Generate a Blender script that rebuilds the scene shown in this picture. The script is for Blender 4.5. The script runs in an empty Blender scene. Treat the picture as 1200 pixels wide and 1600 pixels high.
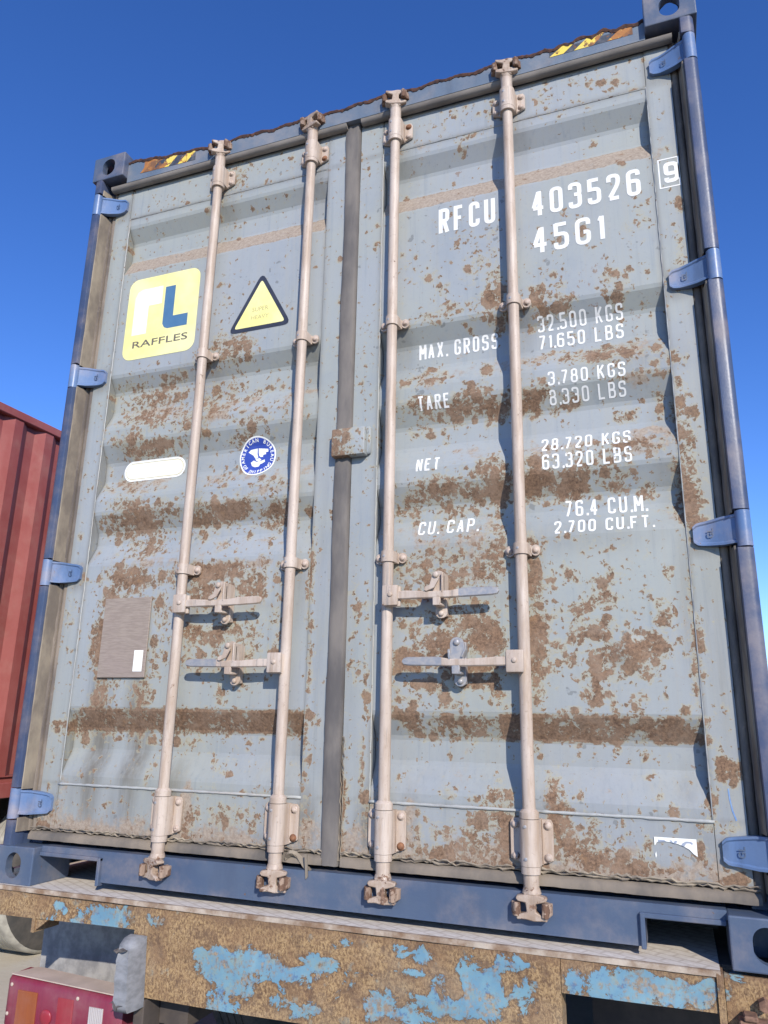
import bpy, bmesh, math, random
import numpy as np
from mathutils import Vector, Matrix, Euler

# ---------------------------------------------------------------- camera, light, exposure
S = bpy.context.scene
COL = S.collection
Z0 = 1.0                                   # height of the trailer deck above the ground
cam_d = bpy.data.cameras.new('camera')
cam = bpy.data.objects.new('camera', cam_d); COL.objects.link(cam)
cam.location = (0.98047, -2.14110, 0.54722 + Z0)
cam.rotation_euler = Euler((1.841043, -0.018084, 0.358202), 'XYZ')
cam_d.sensor_fit = 'VERTICAL'; cam_d.sensor_height = 36.0; cam_d.sensor_width = 27.0
cam_d.lens = 1178.12 / 1600.0 * 36.0
cam_d.clip_start = 0.05; cam_d.clip_end = 4000
S.camera = cam

SUN = Vector((0.505, -0.735, 0.465)).normalized()          # direction towards the sun
w = bpy.data.worlds.new('World'); S.world = w; w.use_nodes = True
wn = w.node_tree.nodes; wl = w.node_tree.links
bg = wn['Background']
sky = wn.new('ShaderNodeTexSky'); sky.sky_type = 'NISHITA'; sky.sun_disc = False
sky.sun_elevation = math.asin(SUN.z); sky.sun_rotation = math.atan2(SUN.x, SUN.y)
sky.air_density = 0.75; sky.dust_density = 0.0; sky.ozone_density = 2.5; sky.altitude = 200
hs = wn.new('ShaderNodeHueSaturation'); hs.inputs['Saturation'].default_value = 1.25; hs.inputs['Value'].default_value = 2.75; hs.inputs['Hue'].default_value = 0.515
wl.new(sky.outputs[0], hs.inputs['Color']); wl.new(hs.outputs[0], bg.inputs[0]); bg.inputs[1].default_value = 0.09
sd = bpy.data.lights.new('sun', 'SUN'); sd.energy = 5.0; sd.angle = math.radians(0.53); sd.color = (1.0, 0.93, 0.84)
sun = bpy.data.objects.new('sun', sd); COL.objects.link(sun); sun.location = (6, -9, 8)
sun.rotation_euler = (-SUN).to_track_quat('-Z', 'Y').to_euler()
S.view_settings.view_transform = 'Standard'; S.view_settings.look = 'None'
S.view_settings.exposure = -0.05; S.view_settings.gamma = 1.0; S.view_settings.use_curve_mapping = False

random.seed(7); np.random.seed(7)
PI = math.pi
RUST=[(-0.53,2.68,0.079,0.078,0.5),(-0.354,2.526,0.135,0.027,0.34),(-0.601,2.621,0.043,0.104,0.4),(-0.49,1.908,0.084,0.088,0.72),(-0.534,2.093,0.035,0.051,0.45),(-0.614,1.85,0.055,0.036,0.55),(-0.784,1.833,0.114,0.024,0.5),(-0.975,2.193,0.02,0.179,0.2),(-0.837,1.708,0.145,0.101,0.72),(-0.904,1.81,0.088,0.052,0.5),(-0.639,1.627,0.099,0.073,0.6),(-0.523,1.688,0.147,0.079,0.6),(-0.362,1.591,0.105,0.054,0.5),(-0.26,1.615,0.064,0.078,0.35),(-0.413,1.521,0.103,0.03,0.6),(-0.329,1.743,0.054,0.059,0.4),(-0.911,1.569,0.07,0.035,0.75),(-0.815,1.538,0.127,0.034,0.8),(-0.722,1.471,0.058,0.031,0.5),(-0.51,1.395,0.084,0.046,0.45),(-0.28,1.329,0.1,0.042,0.5),(-0.259,1.471,0.039,0.037,0.4),(-0.892,1.394,0.124,0.045,0.55),(-0.855,1.25,0.118,0.059,1),(-0.891,1.315,0.105,0.034,0.7),(-0.714,1.273,0.082,0.046,0.7),(-0.584,1.264,0.069,0.055,0.75),(-0.453,1.255,0.127,0.051,1),(-0.278,1.232,0.086,0.048,0.85),(-0.353,1.289,0.075,0.024,0.7),(-0.621,1.177,0.082,0.037,0.5),(-0.824,1.153,0.089,0.056,0.65),(-0.475,1.141,0.107,0.038,0.35),(-0.852,1.021,0.102,0.052,1),(-0.905,0.948,0.057,0.07,1),(-0.942,0.81,0.04,0.136,0.95),(-0.698,0.895,0.038,0.09,0.7),(-0.693,0.739,0.032,0.087,0.6),(-0.91,0.63,0.05,0.065,0.85),(-0.741,0.631,0.048,0.056,0.85),(-0.5,1.038,0.203,0.032,0.92),(-0.658,1.019,0.081,0.032,0.6),(-0.519,0.956,0.077,0.054,0.75),(-0.344,0.993,0.069,0.057,0.7),(-0.295,1.001,0.034,0.087,0.65),(-0.558,0.824,0.067,0.044,0.7),(-0.442,0.811,0.099,0.039,0.8),(-0.317,0.798,0.053,0.084,0.6),(-0.473,0.737,0.099,0.038,0.6),(-0.38,0.673,0.072,0.037,0.55),(-0.425,0.622,0.029,0.033,0.6),(-0.233,0.796,0.028,0.123,0.55),(-0.2,0.943,0.038,0.043,0.3),(-0.111,1.003,0.012,0.148,0.75),(-0.101,0.753,0.011,0.12,0.7),(-0.101,0.439,0.018,0.073,0.6),(-0.093,0.238,0.021,0.071,0.6),(-1.036,0.508,0.058,0.031,0.8),(-0.863,0.522,0.136,0.037,1),(-0.595,0.527,0.151,0.036,1.05),(-0.37,0.531,0.142,0.035,1.1),(-0.205,0.534,0.091,0.034,0.95),(-0.989,0.454,0.045,0.022,0.5),(-0.599,0.465,0.15,0.016,0.5),(-1.083,0.907,0.042,0.047,0.4),(-1.065,1.038,0.042,0.024,0.4),(-1.093,0.474,0.029,0.086,0.25),(-0.498,0.233,0.033,0.057,0.75),(-0.402,0.229,0.033,0.048,0.6),(-0.299,0.244,0.059,0.037,0.62),(-0.248,0.322,0.067,0.015,0.5),(-0.382,0.392,0.07,0.026,0.35),(-0.219,0.231,0.035,0.054,0.5),(-0.687,0.381,0.015,0.079,0.45),(0.76,2.742,0.065,0.065,0.36),(0.878,2.702,0.029,0.053,0.4),(0.819,2.613,0.125,0.021,0.4),(0.711,2.634,0.031,0.038,0.5),(0.949,2.651,0.061,0.052,0.25),(0.363,2.688,0.096,0.051,0.34),(0.53,2.692,0.023,0.056,0.6),(0.434,2.581,0.061,0.017,0.5),(0.408,2.541,0.018,0.025,0.6),(0.493,2.473,0.023,0.027,0.3),(0.395,2.164,0.05,0.036,0.5),(0.469,2.084,0.057,0.035,0.6),(0.361,2.25,0.019,0.052,0.5),(0.296,1.872,0.068,0.025,0.62),(0.37,1.907,0.045,0.034,0.6),(0.337,1.987,0.027,0.035,0.5),(0.527,1.924,0.051,0.08,0.85),(0.529,1.828,0.038,0.036,0.8),(0.45,1.989,0.031,0.073,0.3),(0.457,1.847,0.043,0.028,0.4),(0.519,2.148,0.026,0.05,0.35),(0.314,2.067,0.092,0.076,0.24),(0.665,1.874,0.041,0.061,0.8),(0.724,1.909,0.032,0.054,0.65),(0.751,1.849,0.032,0.033,0.8),(0.706,1.96,0.061,0.033,0.4),(0.903,1.895,0.046,0.043,0.6),(0.909,1.851,0.027,0.026,0.62),(0.886,1.945,0.019,0.037,0.55),(0.741,2.06,0.02,0.071,0.4),(0.997,2.143,0.03,0.056,0.55),(1,2.083,0.019,0.055,0.5),(0.962,2.068,0.027,0.042,0.4),(0.816,2.127,0.04,0.034,0.4),(0.989,1.788,0.022,0.026,0.4),(0.966,1.726,0.022,0.018,0.4),(0.286,1.666,0.069,0.037,0.62),(0.216,1.673,0.038,0.032,0.5),(0.483,1.672,0.039,0.042,0.5),(0.897,1.652,0.11,0.035,0.8),(0.771,1.668,0.059,0.03,0.66),(0.681,1.676,0.061,0.03,0.5),(0.957,1.568,0.072,0.017,0.62),(0.985,1.722,0.037,0.025,0.35),(0.267,1.559,0.052,0.034,0.7),(0.454,1.57,0.042,0.036,0.85),(0.396,1.536,0.084,0.041,0.85),(0.328,1.524,0.064,0.035,0.7),(0.511,1.523,0.041,0.038,0.95),(0.636,1.536,0.059,0.043,0.95),(0.702,1.502,0.051,0.029,0.7),(0.901,1.456,0.048,0.021,0.62),(1.006,1.503,0.014,0.032,0.7),(0.95,1.491,0.036,0.021,0.3),(0.246,1.483,0.045,0.023,0.5),(0.324,1.462,0.026,0.032,0.4),(1.064,1.513,0.021,0.037,0.55),(1.06,1.413,0.028,0.092,0.75),(1.059,1.282,0.03,0.066,0.8),(1.058,1.157,0.034,0.084,0.85),(1.068,1.602,0.028,0.021,0.4),(1.034,1.02,0.016,0.018,0.3),(1.055,0.841,0.016,0.069,0.5),(1.043,0.704,0.022,0.067,0.55),(1.114,2.125,0.011,0.037,0.7),(1.097,1.968,0.014,0.067,0.5),(1.081,1.881,0.011,0.022,0.4),(0.481,1.311,0.053,0.035,0.75),(0.303,1.307,0.034,0.025,0.6),(0.642,1.33,0.077,0.025,0.65),(0.758,1.356,0.075,0.031,0.55),(0.924,1.345,0.088,0.028,0.78),(0.975,1.31,0.035,0.02,0.6),(0.948,1.207,0.035,0.027,0.66),(0.863,1.257,0.047,0.041,0.85),(0.331,1.265,0.091,0.04,0.85),(0.218,1.236,0.043,0.027,0.7),(0.424,1.252,0.049,0.04,0.85),(0.509,1.269,0.04,0.066,1),(0.636,1.259,0.058,0.046,0.98),(0.732,1.251,0.063,0.051,0.98),(0.689,1.21,0.057,0.02,0.6),(0.807,1.253,0.026,0.034,0.5),(1,1.422,0.018,0.025,0.3),(0.214,1.207,0.057,0.03,0.6),(0.344,1.186,0.051,0.051,0.62),(0.429,1.211,0.041,0.029,0.5),(0.332,1.106,0.083,0.023,0.4),(0.515,1.115,0.032,0.083,0.66),(0.457,1.075,0.059,0.04,0.5),(0.612,1.046,0.019,0.058,0.85),(0.272,1.015,0.075,0.045,0.7),(0.355,1.045,0.073,0.036,0.75),(0.476,1.014,0.051,0.059,0.9),(0.334,0.972,0.101,0.044,0.9),(0.231,0.926,0.042,0.044,0.7),(0.394,0.861,0.117,0.046,0.85),(0.252,0.826,0.061,0.047,0.7),(0.472,0.802,0.05,0.056,0.95),(0.334,0.767,0.079,0.049,1),(0.232,0.73,0.049,0.042,0.95),(0.431,0.691,0.076,0.04,0.85),(0.314,0.654,0.098,0.026,0.75),(0.497,0.654,0.026,0.043,0.8),(0.234,0.607,0.052,0.026,0.55),(0.353,0.599,0.077,0.022,0.5),(0.619,0.949,0.026,0.094,1),(0.622,0.799,0.026,0.091,1),(0.614,0.672,0.022,0.071,0.9),(0.67,0.965,0.011,0.038,0.7),(0.661,0.853,0.025,0.026,0.6),(0.655,0.698,0.029,0.018,0.6),(0.725,0.966,0.025,0.026,0.62),(0.792,0.937,0.025,0.022,0.5),(0.816,0.894,0.035,0.029,0.8),(0.836,0.948,0.028,0.026,0.6),(0.707,0.861,0.036,0.022,0.7),(0.761,0.868,0.035,0.018,0.7),(0.74,0.796,0.028,0.047,0.8),(0.802,0.804,0.041,0.043,0.7),(0.9,0.74,0.056,0.059,1.05),(0.919,0.775,0.066,0.042,0.7),(0.797,0.724,0.038,0.031,0.9),(0.82,0.68,0.067,0.021,0.8),(0.775,0.628,0.024,0.045,0.8),(0.858,0.741,0.067,0.035,0.8),(0.709,0.716,0.042,0.018,0.6),(0.966,0.844,0.033,0.039,0.78),(0.947,0.705,0.026,0.024,0.6),(0.676,0.761,0.022,0.018,0.66),(0.928,0.898,0.017,0.021,0.5),(0.89,0.964,0.021,0.018,0.4),(0.991,0.959,0.017,0.018,0.6),(0.823,0.586,0.013,0.044,0.7),(0.882,0.604,0.023,0.027,0.7),(0.957,0.621,0.013,0.017,0.5),(1.002,0.588,0.019,0.016,0.5),(0.918,1.008,0.051,0.037,0.25),(0.832,1.032,0.104,0.037,0.25),(0.745,1.076,0.036,0.019,0.4),(1.042,0.841,0.008,0.103,0.85),(1.034,0.671,0.009,0.082,0.9),(1.017,0.773,0.006,0.051,0.5),(0.663,0.532,0.07,0.03,1.1),(0.767,0.535,0.084,0.029,1.1),(0.885,0.537,0.081,0.028,1),(0.966,0.539,0.038,0.023,0.85),(0.72,0.576,0.052,0.014,0.8),(0.887,0.562,0.065,0.013,0.6),(0.229,0.542,0.036,0.03,0.85),(0.348,0.544,0.058,0.029,0.75),(0.424,0.536,0.046,0.033,0.95),(0.303,0.507,0.079,0.015,0.6),(0.483,0.546,0.026,0.021,0.5),(0.604,0.479,0.018,0.021,0.6),(0.896,0.471,0.013,0.016,0.6),(0.822,0.482,0.013,0.017,0.5),(0.917,0.367,0.013,0.012,0.7),(0.719,0.358,0.017,0.013,0.75),(0.649,0.364,0.024,0.049,0.7),(0.351,0.357,0.023,0.017,0.6),(0.482,0.348,0.029,0.027,0.7),(0.463,0.322,0.025,0.023,0.6),(0.944,0.464,0.016,0.013,0.3),(0.285,0.227,0.045,0.05,0.7),(0.351,0.248,0.026,0.033,0.65),(0.462,0.272,0.036,0.066,0.7),(0.416,0.203,0.072,0.042,0.85),(0.332,0.189,0.067,0.026,0.85),(0.515,0.242,0.035,0.097,0.95),(0.499,0.307,0.043,0.027,0.8),(0.257,0.167,0.075,0.013,0.7),(0.665,0.3,0.034,0.042,1),(0.679,0.237,0.04,0.047,1),(0.768,0.205,0.08,0.031,1.05),(0.847,0.195,0.063,0.021,0.95),(0.746,0.258,0.033,0.031,0.7),(0.748,0.289,0.033,0.032,0.6),(0.812,0.27,0.032,0.016,0.72),(0.909,0.2,0.061,0.015,0.5),(0.888,0.252,0.013,0.037,0.75),(1.01,0.245,0.012,0.045,0.8),(0.965,0.206,0.036,0.018,0.55),(1.024,0.306,0.036,0.021,0.5),(1.042,0.337,0.015,0.046,0.6),(1.099,0.31,0.018,0.015,0.6),(1.086,0.185,0.029,0.015,0.95),(1.044,0.196,0.024,0.012,0.6),(0.024,0.934,0.018,0.041,0.45),(0.06,0.871,0.022,0.04,0.4),(0.043,0.712,0.026,0.039,0.4),(-0.009,0.442,0.013,0.108,0.9),(0.019,0.298,0.017,0.106,0.9),(0.048,0.673,0.013,0.039,0.3),(0.025,1.498,0.024,0.037,0.3),(0.067,1.533,0.009,0.039,0.5),(0.086,0.408,0.01,0.088,0.7),(0.114,0.268,0.024,0.052,0.7),(0.078,0.249,0.024,0.017,0.4),(0.09,0.79,0.009,0.118,0.5),(0.061,1.785,0.01,0.167,0.3),(0.056,2.311,0.015,0.055,0.3),(0.054,2.48,0.01,0.057,0.4),(0.1,0.577,0.01,0.045,0.6),(1.078,0.461,0.009,0.041,0.9),(1.105,0.427,0.024,0.009,0.8),(1.123,0.454,0.009,0.022,0.5),(-1.108,2.46,0.048,0.045,0.4),(-1.008,2.32,0.02,0.093,0.3),(-1.049,1.674,0.034,0.093,0.3),(-0.978,1.727,0.013,0.103,0.5),(-1.118,0.176,0.056,0.02,0.7),(-1.031,0.161,0.027,0.119,0.35),(-1.181,0.472,0.018,0.107,0.3)]
RUST+=[(1.070,0.463,.006,.009,.95),(1.067,0.444,.006,.009,.95),(1.068,0.425,.006,.009,.95),(1.081,0.418,.006,.009,.95),(1.097,0.427,.006,.009,.95),(1.099,0.445,.006,.009,.95),(1.095,0.461,.006,.009,.95),(1.088,0.472,.006,.009,.95),(1.126,0.453,.006,.009,.95),(1.121,0.437,.006,.009,.95),(1.109,0.425,.006,.009,.95),(0.042,0.938,.006,.009,.95),(0.056,0.921,.006,.009,.95),(0.063,0.896,.006,.009,.95),(0.062,0.867,.006,.009,.95),(0.052,0.841,.006,.009,.95),(0.034,0.791,.006,.009,.95),(0.042,0.807,.006,.009,.95),(0.057,0.811,.006,.009,.95),(0.032,0.712,.006,.009,.95),(0.049,0.724,.006,.009,.95),(0.064,0.716,.006,.009,.95),(0.069,0.692,.006,.009,.95)]
TAN=[(-0.448,0.217,0.07,0.019,0.3),(-0.626,0.284,0.025,0.039,0.9),(-0.524,0.25,0.019,0.076,0.9),(-1.021,0.264,0.044,0.081,0.4),(-0.087,0.203,0.042,0.053,0.8),(0.079,0.214,0.05,0.035,0.8),(-0.843,1.692,0.129,0.037,0.7),(-0.555,1.629,0.083,0.021,0.7),(-0.339,1.626,0.079,0.02,0.65),(-0.838,1.403,0.153,0.026,0.65),(-0.292,1.318,0.1,0.019,0.65),(-0.775,1.083,0.166,0.024,0.65),(-0.374,1.061,0.149,0.018,0.55),(0.312,1.642,0.089,0.021,0.5),(0.887,1.66,0.111,0.033,0.6),(0.691,1.673,0.08,0.03,0.5),(0.436,1.724,0.065,0.04,0.35),(0.956,1.56,0.072,0.017,0.5),(0.68,1.367,0.096,0.029,0.6),(0.941,1.333,0.07,0.024,0.6),(0.314,1.084,0.062,0.021,0.6),(0.477,1.074,0.059,0.079,0.6),(0.138,0.252,0.024,0.103,0.7),(0.237,0.293,0.019,0.069,0.7),(0.64,0.331,0.017,0.049,0.7),(0.531,0.179,0.086,0.016,0.6),(0.861,0.177,0.123,0.009,0.9),(1.057,0.183,0.058,0.012,0.9),(0.238,0.153,0.113,0.01,0.9),(-0.792,0.18,0.201,0.012,0.9),(-0.261,0.188,0.174,0.011,0.9),(-1.109,0.281,0.028,0.103,0.4),(-0.98,0.18,0.107,0.028,0.6),(-0.196,0.214,0.031,0.054,0.6),(-0.718,0.2,0.04,0.058,0.5),(0.034,0.996,0.022,0.042,0.3),(1.039,2.327,0.113,0.024,0.2),(1.011,0.605,0.022,0.098,0.4),(1.158,0.606,0.012,0.159,0.5),(1.144,0.942,0.013,0.069,0.4)]
BLUEP=[(-0.729,-0.054,0.081,0.035,1),(-0.926,-0.04,0.036,0.011,0.6),(-0.952,-0.083,0.023,0.013,0.7),(-0.892,-0.055,0.015,0.014,0.6),(-0.55,-0.047,0.037,0.021,0.8),(-0.587,-0.037,0.019,0.014,0.6),(-0.449,-0.135,0.035,0.017,0.5),(-0.384,-0.119,0.022,0.013,0.8),(-0.306,-0.143,0.055,0.048,1),(-0.261,-0.171,0.062,0.048,0.9),(-0.192,-0.114,0.081,0.022,0.8),(-0.089,-0.142,0.078,0.025,1),(0.008,-0.107,0.057,0.022,0.95),(-0.105,-0.199,0.039,0.04,0.8),(-0.026,-0.22,0.057,0.018,0.8),(-0.287,-0.238,0.062,0.031,0.7),(-0.305,-0.273,0.082,0.016,0.7),(-0.447,-0.193,0.018,0.023,0.7),(0.095,-0.128,0.037,0.021,0.7),(0.141,-0.111,0.044,0.012,0.8),(0.049,-0.172,0.026,0.021,0.6),(0.179,-0.178,0.054,0.036,1),(0.153,-0.219,0.036,0.015,0.8),(0.082,-0.036,0.023,0.013,0.75),(0.044,-0.056,0.012,0.013,0.7),(0.148,-0.036,0.03,0.008,0.6),(0.241,-0.05,0.022,0.021,0.8),(0.312,-0.045,0.039,0.021,1),(0.268,-0.096,0.07,0.012,0.7),(0.356,-0.112,0.034,0.029,0.85),(0.433,-0.088,0.034,0.052,1),(0.474,-0.112,0.049,0.057,1),(0.525,-0.048,0.033,0.02,0.9),(0.572,-0.085,0.038,0.056,0.9),(0.373,-0.161,0.084,0.029,0.9),(0.286,-0.194,0.069,0.02,0.8),(0.574,-0.035,0.029,0.02,0.9),(0.557,-0.073,0.016,0.029,0.8),(-0.084,-0.046,0.008,0.01,0.6),(0.706,-0.062,0.037,0.033,1.1),(0.759,-0.063,0.06,0.033,1.2),(0.848,-0.059,0.058,0.038,1.2),(0.92,-0.063,0.057,0.035,1.1),(0.976,-0.063,0.033,0.029,1),(1.005,-0.046,0.014,0.026,1),(0.791,-0.031,0.045,0.014,0.9),(1.062,-0.013,0.019,0.018,0.6),(1.045,-0.054,0.014,0.026,0.5),(1.041,-0.093,0.011,0.013,0.6)]
FILM=[(-0.921,0.435,0.041,0.242,1.2),(-0.761,0.439,0.037,0.238,1.2),(-0.969,0.287,0.054,0.121,0.4),(-0.79,0.256,0.041,0.079,0.5),(-0.574,0.263,0.034,0.114,0.7),(-0.523,0.241,0.024,0.094,0.5),(-0.093,0.238,0.034,0.089,0.8),(0.098,0.25,0.028,0.086,0.85),(0.237,0.258,0.023,0.085,0.6),(0.638,0.283,0.024,0.096,0.5),(-0.994,0.184,0.16,0.028,0.5),(-1.084,0.219,0.045,0.061,0.7),(0.991,0.365,0.025,0.091,0.35),(1.013,0.26,0.03,0.074,0.5),(-0.944,1.506,0.041,0.078,0.3),(-0.595,1.782,0.086,0.12,0.25),(0.961,1.62,0.107,0.06,0.3),(0.745,1.076,0.212,0.038,0.25),(0.355,1.041,0.121,0.06,0.35),(1.011,1.325,0.028,0.185,0.3),(1.033,0.859,0.023,0.205,0.35),(1.097,0.771,0.031,0.263,0.3),(1.098,1.131,0.023,0.221,0.3),(0.033,0.692,0.035,0.375,0.25),(-0.069,1.001,0.023,0.407,0.25)]
# ---------------------------------------------------------------- wear maps (rust, dust, flaked paint): stains with their own place on the steel
def wear(blobs, x, z, base=0.0, cap=.95):
    x = np.asarray(x); z = np.asarray(z)
    d = np.full(x.shape, base)
    for cx, cz, rx, rz, s in blobs:
        q = ((x - cx) / (rx * 1.15)) ** 2 + ((z - cz) / (rz * 1.15)) ** 2
        d = np.maximum(d, min(s, cap) * np.exp(-0.62 * np.power(q, 1.25)))
    return d

# ---------------------------------------------------------------- door surface
CORR = [(2.555,.07),(2.491,.11),(2.408,.11),(2.33,.07),(1.859,.07),(1.797,.11),(1.71,.11),(1.633,.07),
        (1.572,.07),(1.496,.11),(1.42,.11),(1.346,.07),(1.289,.07),(1.214,.11),(1.165,.11),(1.091,.07),
        (.571,.07),(.5,.11),(.428,.11),(.352,.07)]
def _round(pts, r=.007):
    out = []
    for i, p in enumerate(pts):
        if i in (0, len(pts) - 1): out.append(p); continue
        a, b, c = (np.array(pts[i-1]), np.array(p), np.array(pts[i+1]))
        for k in (a, c):
            q = k - b; n = np.linalg.norm(q); out.append(tuple(b + q / n * min(r, n * .4)))
    return out
PROF = _round([(2.6, .07)] + CORR + [(.31, .07)])[::-1]          # increasing z
PZ = np.array([p[0] for p in PROF]); PY = np.array([p[1] for p in PROF])
FRAME_Y = .066
DENT = (1.0, .735)
def surf_y(x, z):
    x = np.asarray(x, float); z = np.asarray(z, float)
    y = np.interp(z, PZ, PY)
    y = y - .012 * np.exp(-(((x - DENT_XZ[0]) / .035) ** 2 + ((z - DENT_XZ[1]) / .035) ** 2))
    fr = (np.abs(x) > 1.047) | (np.abs(x) < .112) | (z > 2.6) | (z < .31)
    return np.where(fr, FRAME_Y, y)
DENT_XZ = (0.872, 0.742)

# ---------------------------------------------------------------- mesh helpers
def link(name, me, parent=None, mat=None, smooth=False):
    o = bpy.data.objects.new(name, me); COL.objects.link(o)
    if parent is not None: o.parent = parent
    if mat is not None:
        for m in (mat if isinstance(mat, (list, tuple)) else [mat]): me.materials.append(m)
    if smooth:
        for p in me.polygons: p.use_smooth = True
    return o
def thing(name, label, cat, loc=(0,0,0), group=None):
    o = bpy.data.objects.new(name, None); COL.objects.link(o); o.location = loc
    o['label'] = label; o['category'] = cat
    if group: o['group'] = group
    return o
class MB:
    """collects shapes into one mesh"""
    def __init__(s): s.bm = bmesh.new()
    def _merge(s, b, mi=0):
        for f in b.faces: f.material_index = mi
        me = bpy.data.meshes.new('t'); b.to_mesh(me); b.free(); s.bm.from_mesh(me); bpy.data.meshes.remove(me)
    def box(s, x0, x1, y0, y1, z0, z1, bev=0, mi=0, M=None, seg=1):
        b = bmesh.new(); bmesh.ops.create_cube(b, size=1)
        for v in b.verts: v.co = Vector(((x0+x1)/2 + v.co.x*(x1-x0), (y0+y1)/2 + v.co.y*(y1-y0), (z0+z1)/2 + v.co.z*(z1-z0)))
        if bev: bmesh.ops.bevel(b, geom=b.edges[:], offset=bev, segments=seg, affect='EDGES', profile=.5)
        if M is not None: b.transform(M)
        s._merge(b, mi); return s
    def cyl(s, p, q, r, r2=None, n=16, mi=0, cap=True):
        p = Vector(p); q = Vector(q); d = q - p; b = bmesh.new()
        bmesh.ops.create_cone(b, cap_ends=cap, segments=n, radius1=r, radius2=r if r2 is None else r2, depth=d.length)
        b.transform(Matrix.Translation((p+q)/2) @ d.to_track_quat('Z', 'Y').to_matrix().to_4x4())
        s._merge(b, mi); return s
    def dome(s, c, r, h, n=12, mi=0):
        """bolt head: low dome facing -y at c"""
        b = bmesh.new(); rings = []
        for k in range(4):
            a = k / 3 * PI / 2 * .97
            rings.append([b.verts.new((c[0] + r*math.cos(a)*math.cos(t), c[1] - h*(.45 + .55*math.sin(a)), c[2] + r*math.cos(a)*math.sin(t))) for t in [2*PI*i/n for i in range(n)]])
        base = [b.verts.new((c[0] + r*math.cos(t), c[1], c[2] + r*math.sin(t))) for t in [2*PI*i/n for i in range(n)]]
        rings = [base] + rings
        for A, B in zip(rings, rings[1:]):
            for i in range(n): b.faces.new((A[i], A[(i+1) % n], B[(i+1) % n], B[i]))
        b.faces.new(rings[-1]); s._merge(b, mi); return s
    def prism(s, pts, y0, y1, bev=0, mi=0, M=None):
        """outline in (x,z) extruded from y0 to y1"""
        b = bmesh.new(); f = b.faces.new([b.verts.new((x, y0, z)) for x, z in pts])
        r = bmesh.ops.extrude_face_region(b, geom=[f])
        for v in r['geom']:
            if isinstance(v, bmesh.types.BMVert): v.co.y = y1
        bmesh.ops.recalc_face_normals(b, faces=b.faces[:])
        if bev: bmesh.ops.bevel(b, geom=[e for e in b.edges], offset=bev, segments=1, affect='EDGES')
        if M is not None: b.transform(M)
        s._merge(b, mi); return s
    def prismz(s, pts, z0, z1, bev=0, mi=0, M=None):
        """outline in (x,y) extruded along z"""
        b = bmesh.new(); f = b.faces.new([b.verts.new((x, y, z0)) for x, y in pts])
        r = bmesh.ops.extrude_face_region(b, geom=[f])
        for v in r['geom']:
            if isinstance(v, bmesh.types.BMVert): v.co.z = z1
        bmesh.ops.recalc_face_normals(b, faces=b.faces[:])
        if bev: bmesh.ops.bevel(b, geom=[e for e in b.edges], offset=bev, segments=1, affect='EDGES')
        if M is not None: b.transform(M)
        s._merge(b, mi); return s
    def strip(s, A, B, mi=0):
        """ruled sheet between two equal-length vertex rows"""
        va = [s.bm.verts.new(p) for p in A]; vb = [s.bm.verts.new(p) for p in B]
        for i in range(len(A)-1):
            f = s.bm.faces.new((va[i], va[i+1], vb[i+1], vb[i])); f.material_index = mi
        return s
    def loft(s, rows, closed=True, cap=True, mi=0):
        V = [[s.bm.verts.new(p) for p in r] for r in rows]; n = len(rows[0])
        for A, B in zip(V, V[1:]):
            for i in range(n if closed else n-1):
                f = s.bm.faces.new((A[i], A[(i+1) % n], B[(i+1) % n], B[i])); f.material_index = mi
        if cap and closed:
            for r in (V[0], V[-1]):
                f = s.bm.faces.new(r); f.material_index = mi
        return s
    def jitter(s, a):
        for v in s.bm.verts: v.co += Vector((random.uniform(-a, a), random.uniform(-a, a), random.uniform(-a, a)))
        return s
    def mesh(s, name, smooth=False, recalc=True):
        if recalc: bmesh.ops.recalc_face_normals(s.bm, faces=s.bm.faces[:])
        me = bpy.data.meshes.new(name); s.bm.to_mesh(me); s.bm.free()
        if smooth:
            for p in me.polygons: p.use_smooth = True
        return me
    def obj(s, name, mat, parent=None, smooth=False, angle=None, recalc=True):
        me = s.mesh(name, smooth or angle is not None, recalc)
        o = link(name, me, parent, mat)
        if angle is not None: me.set_sharp_from_angle(angle=math.radians(angle))
        return o
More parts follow.
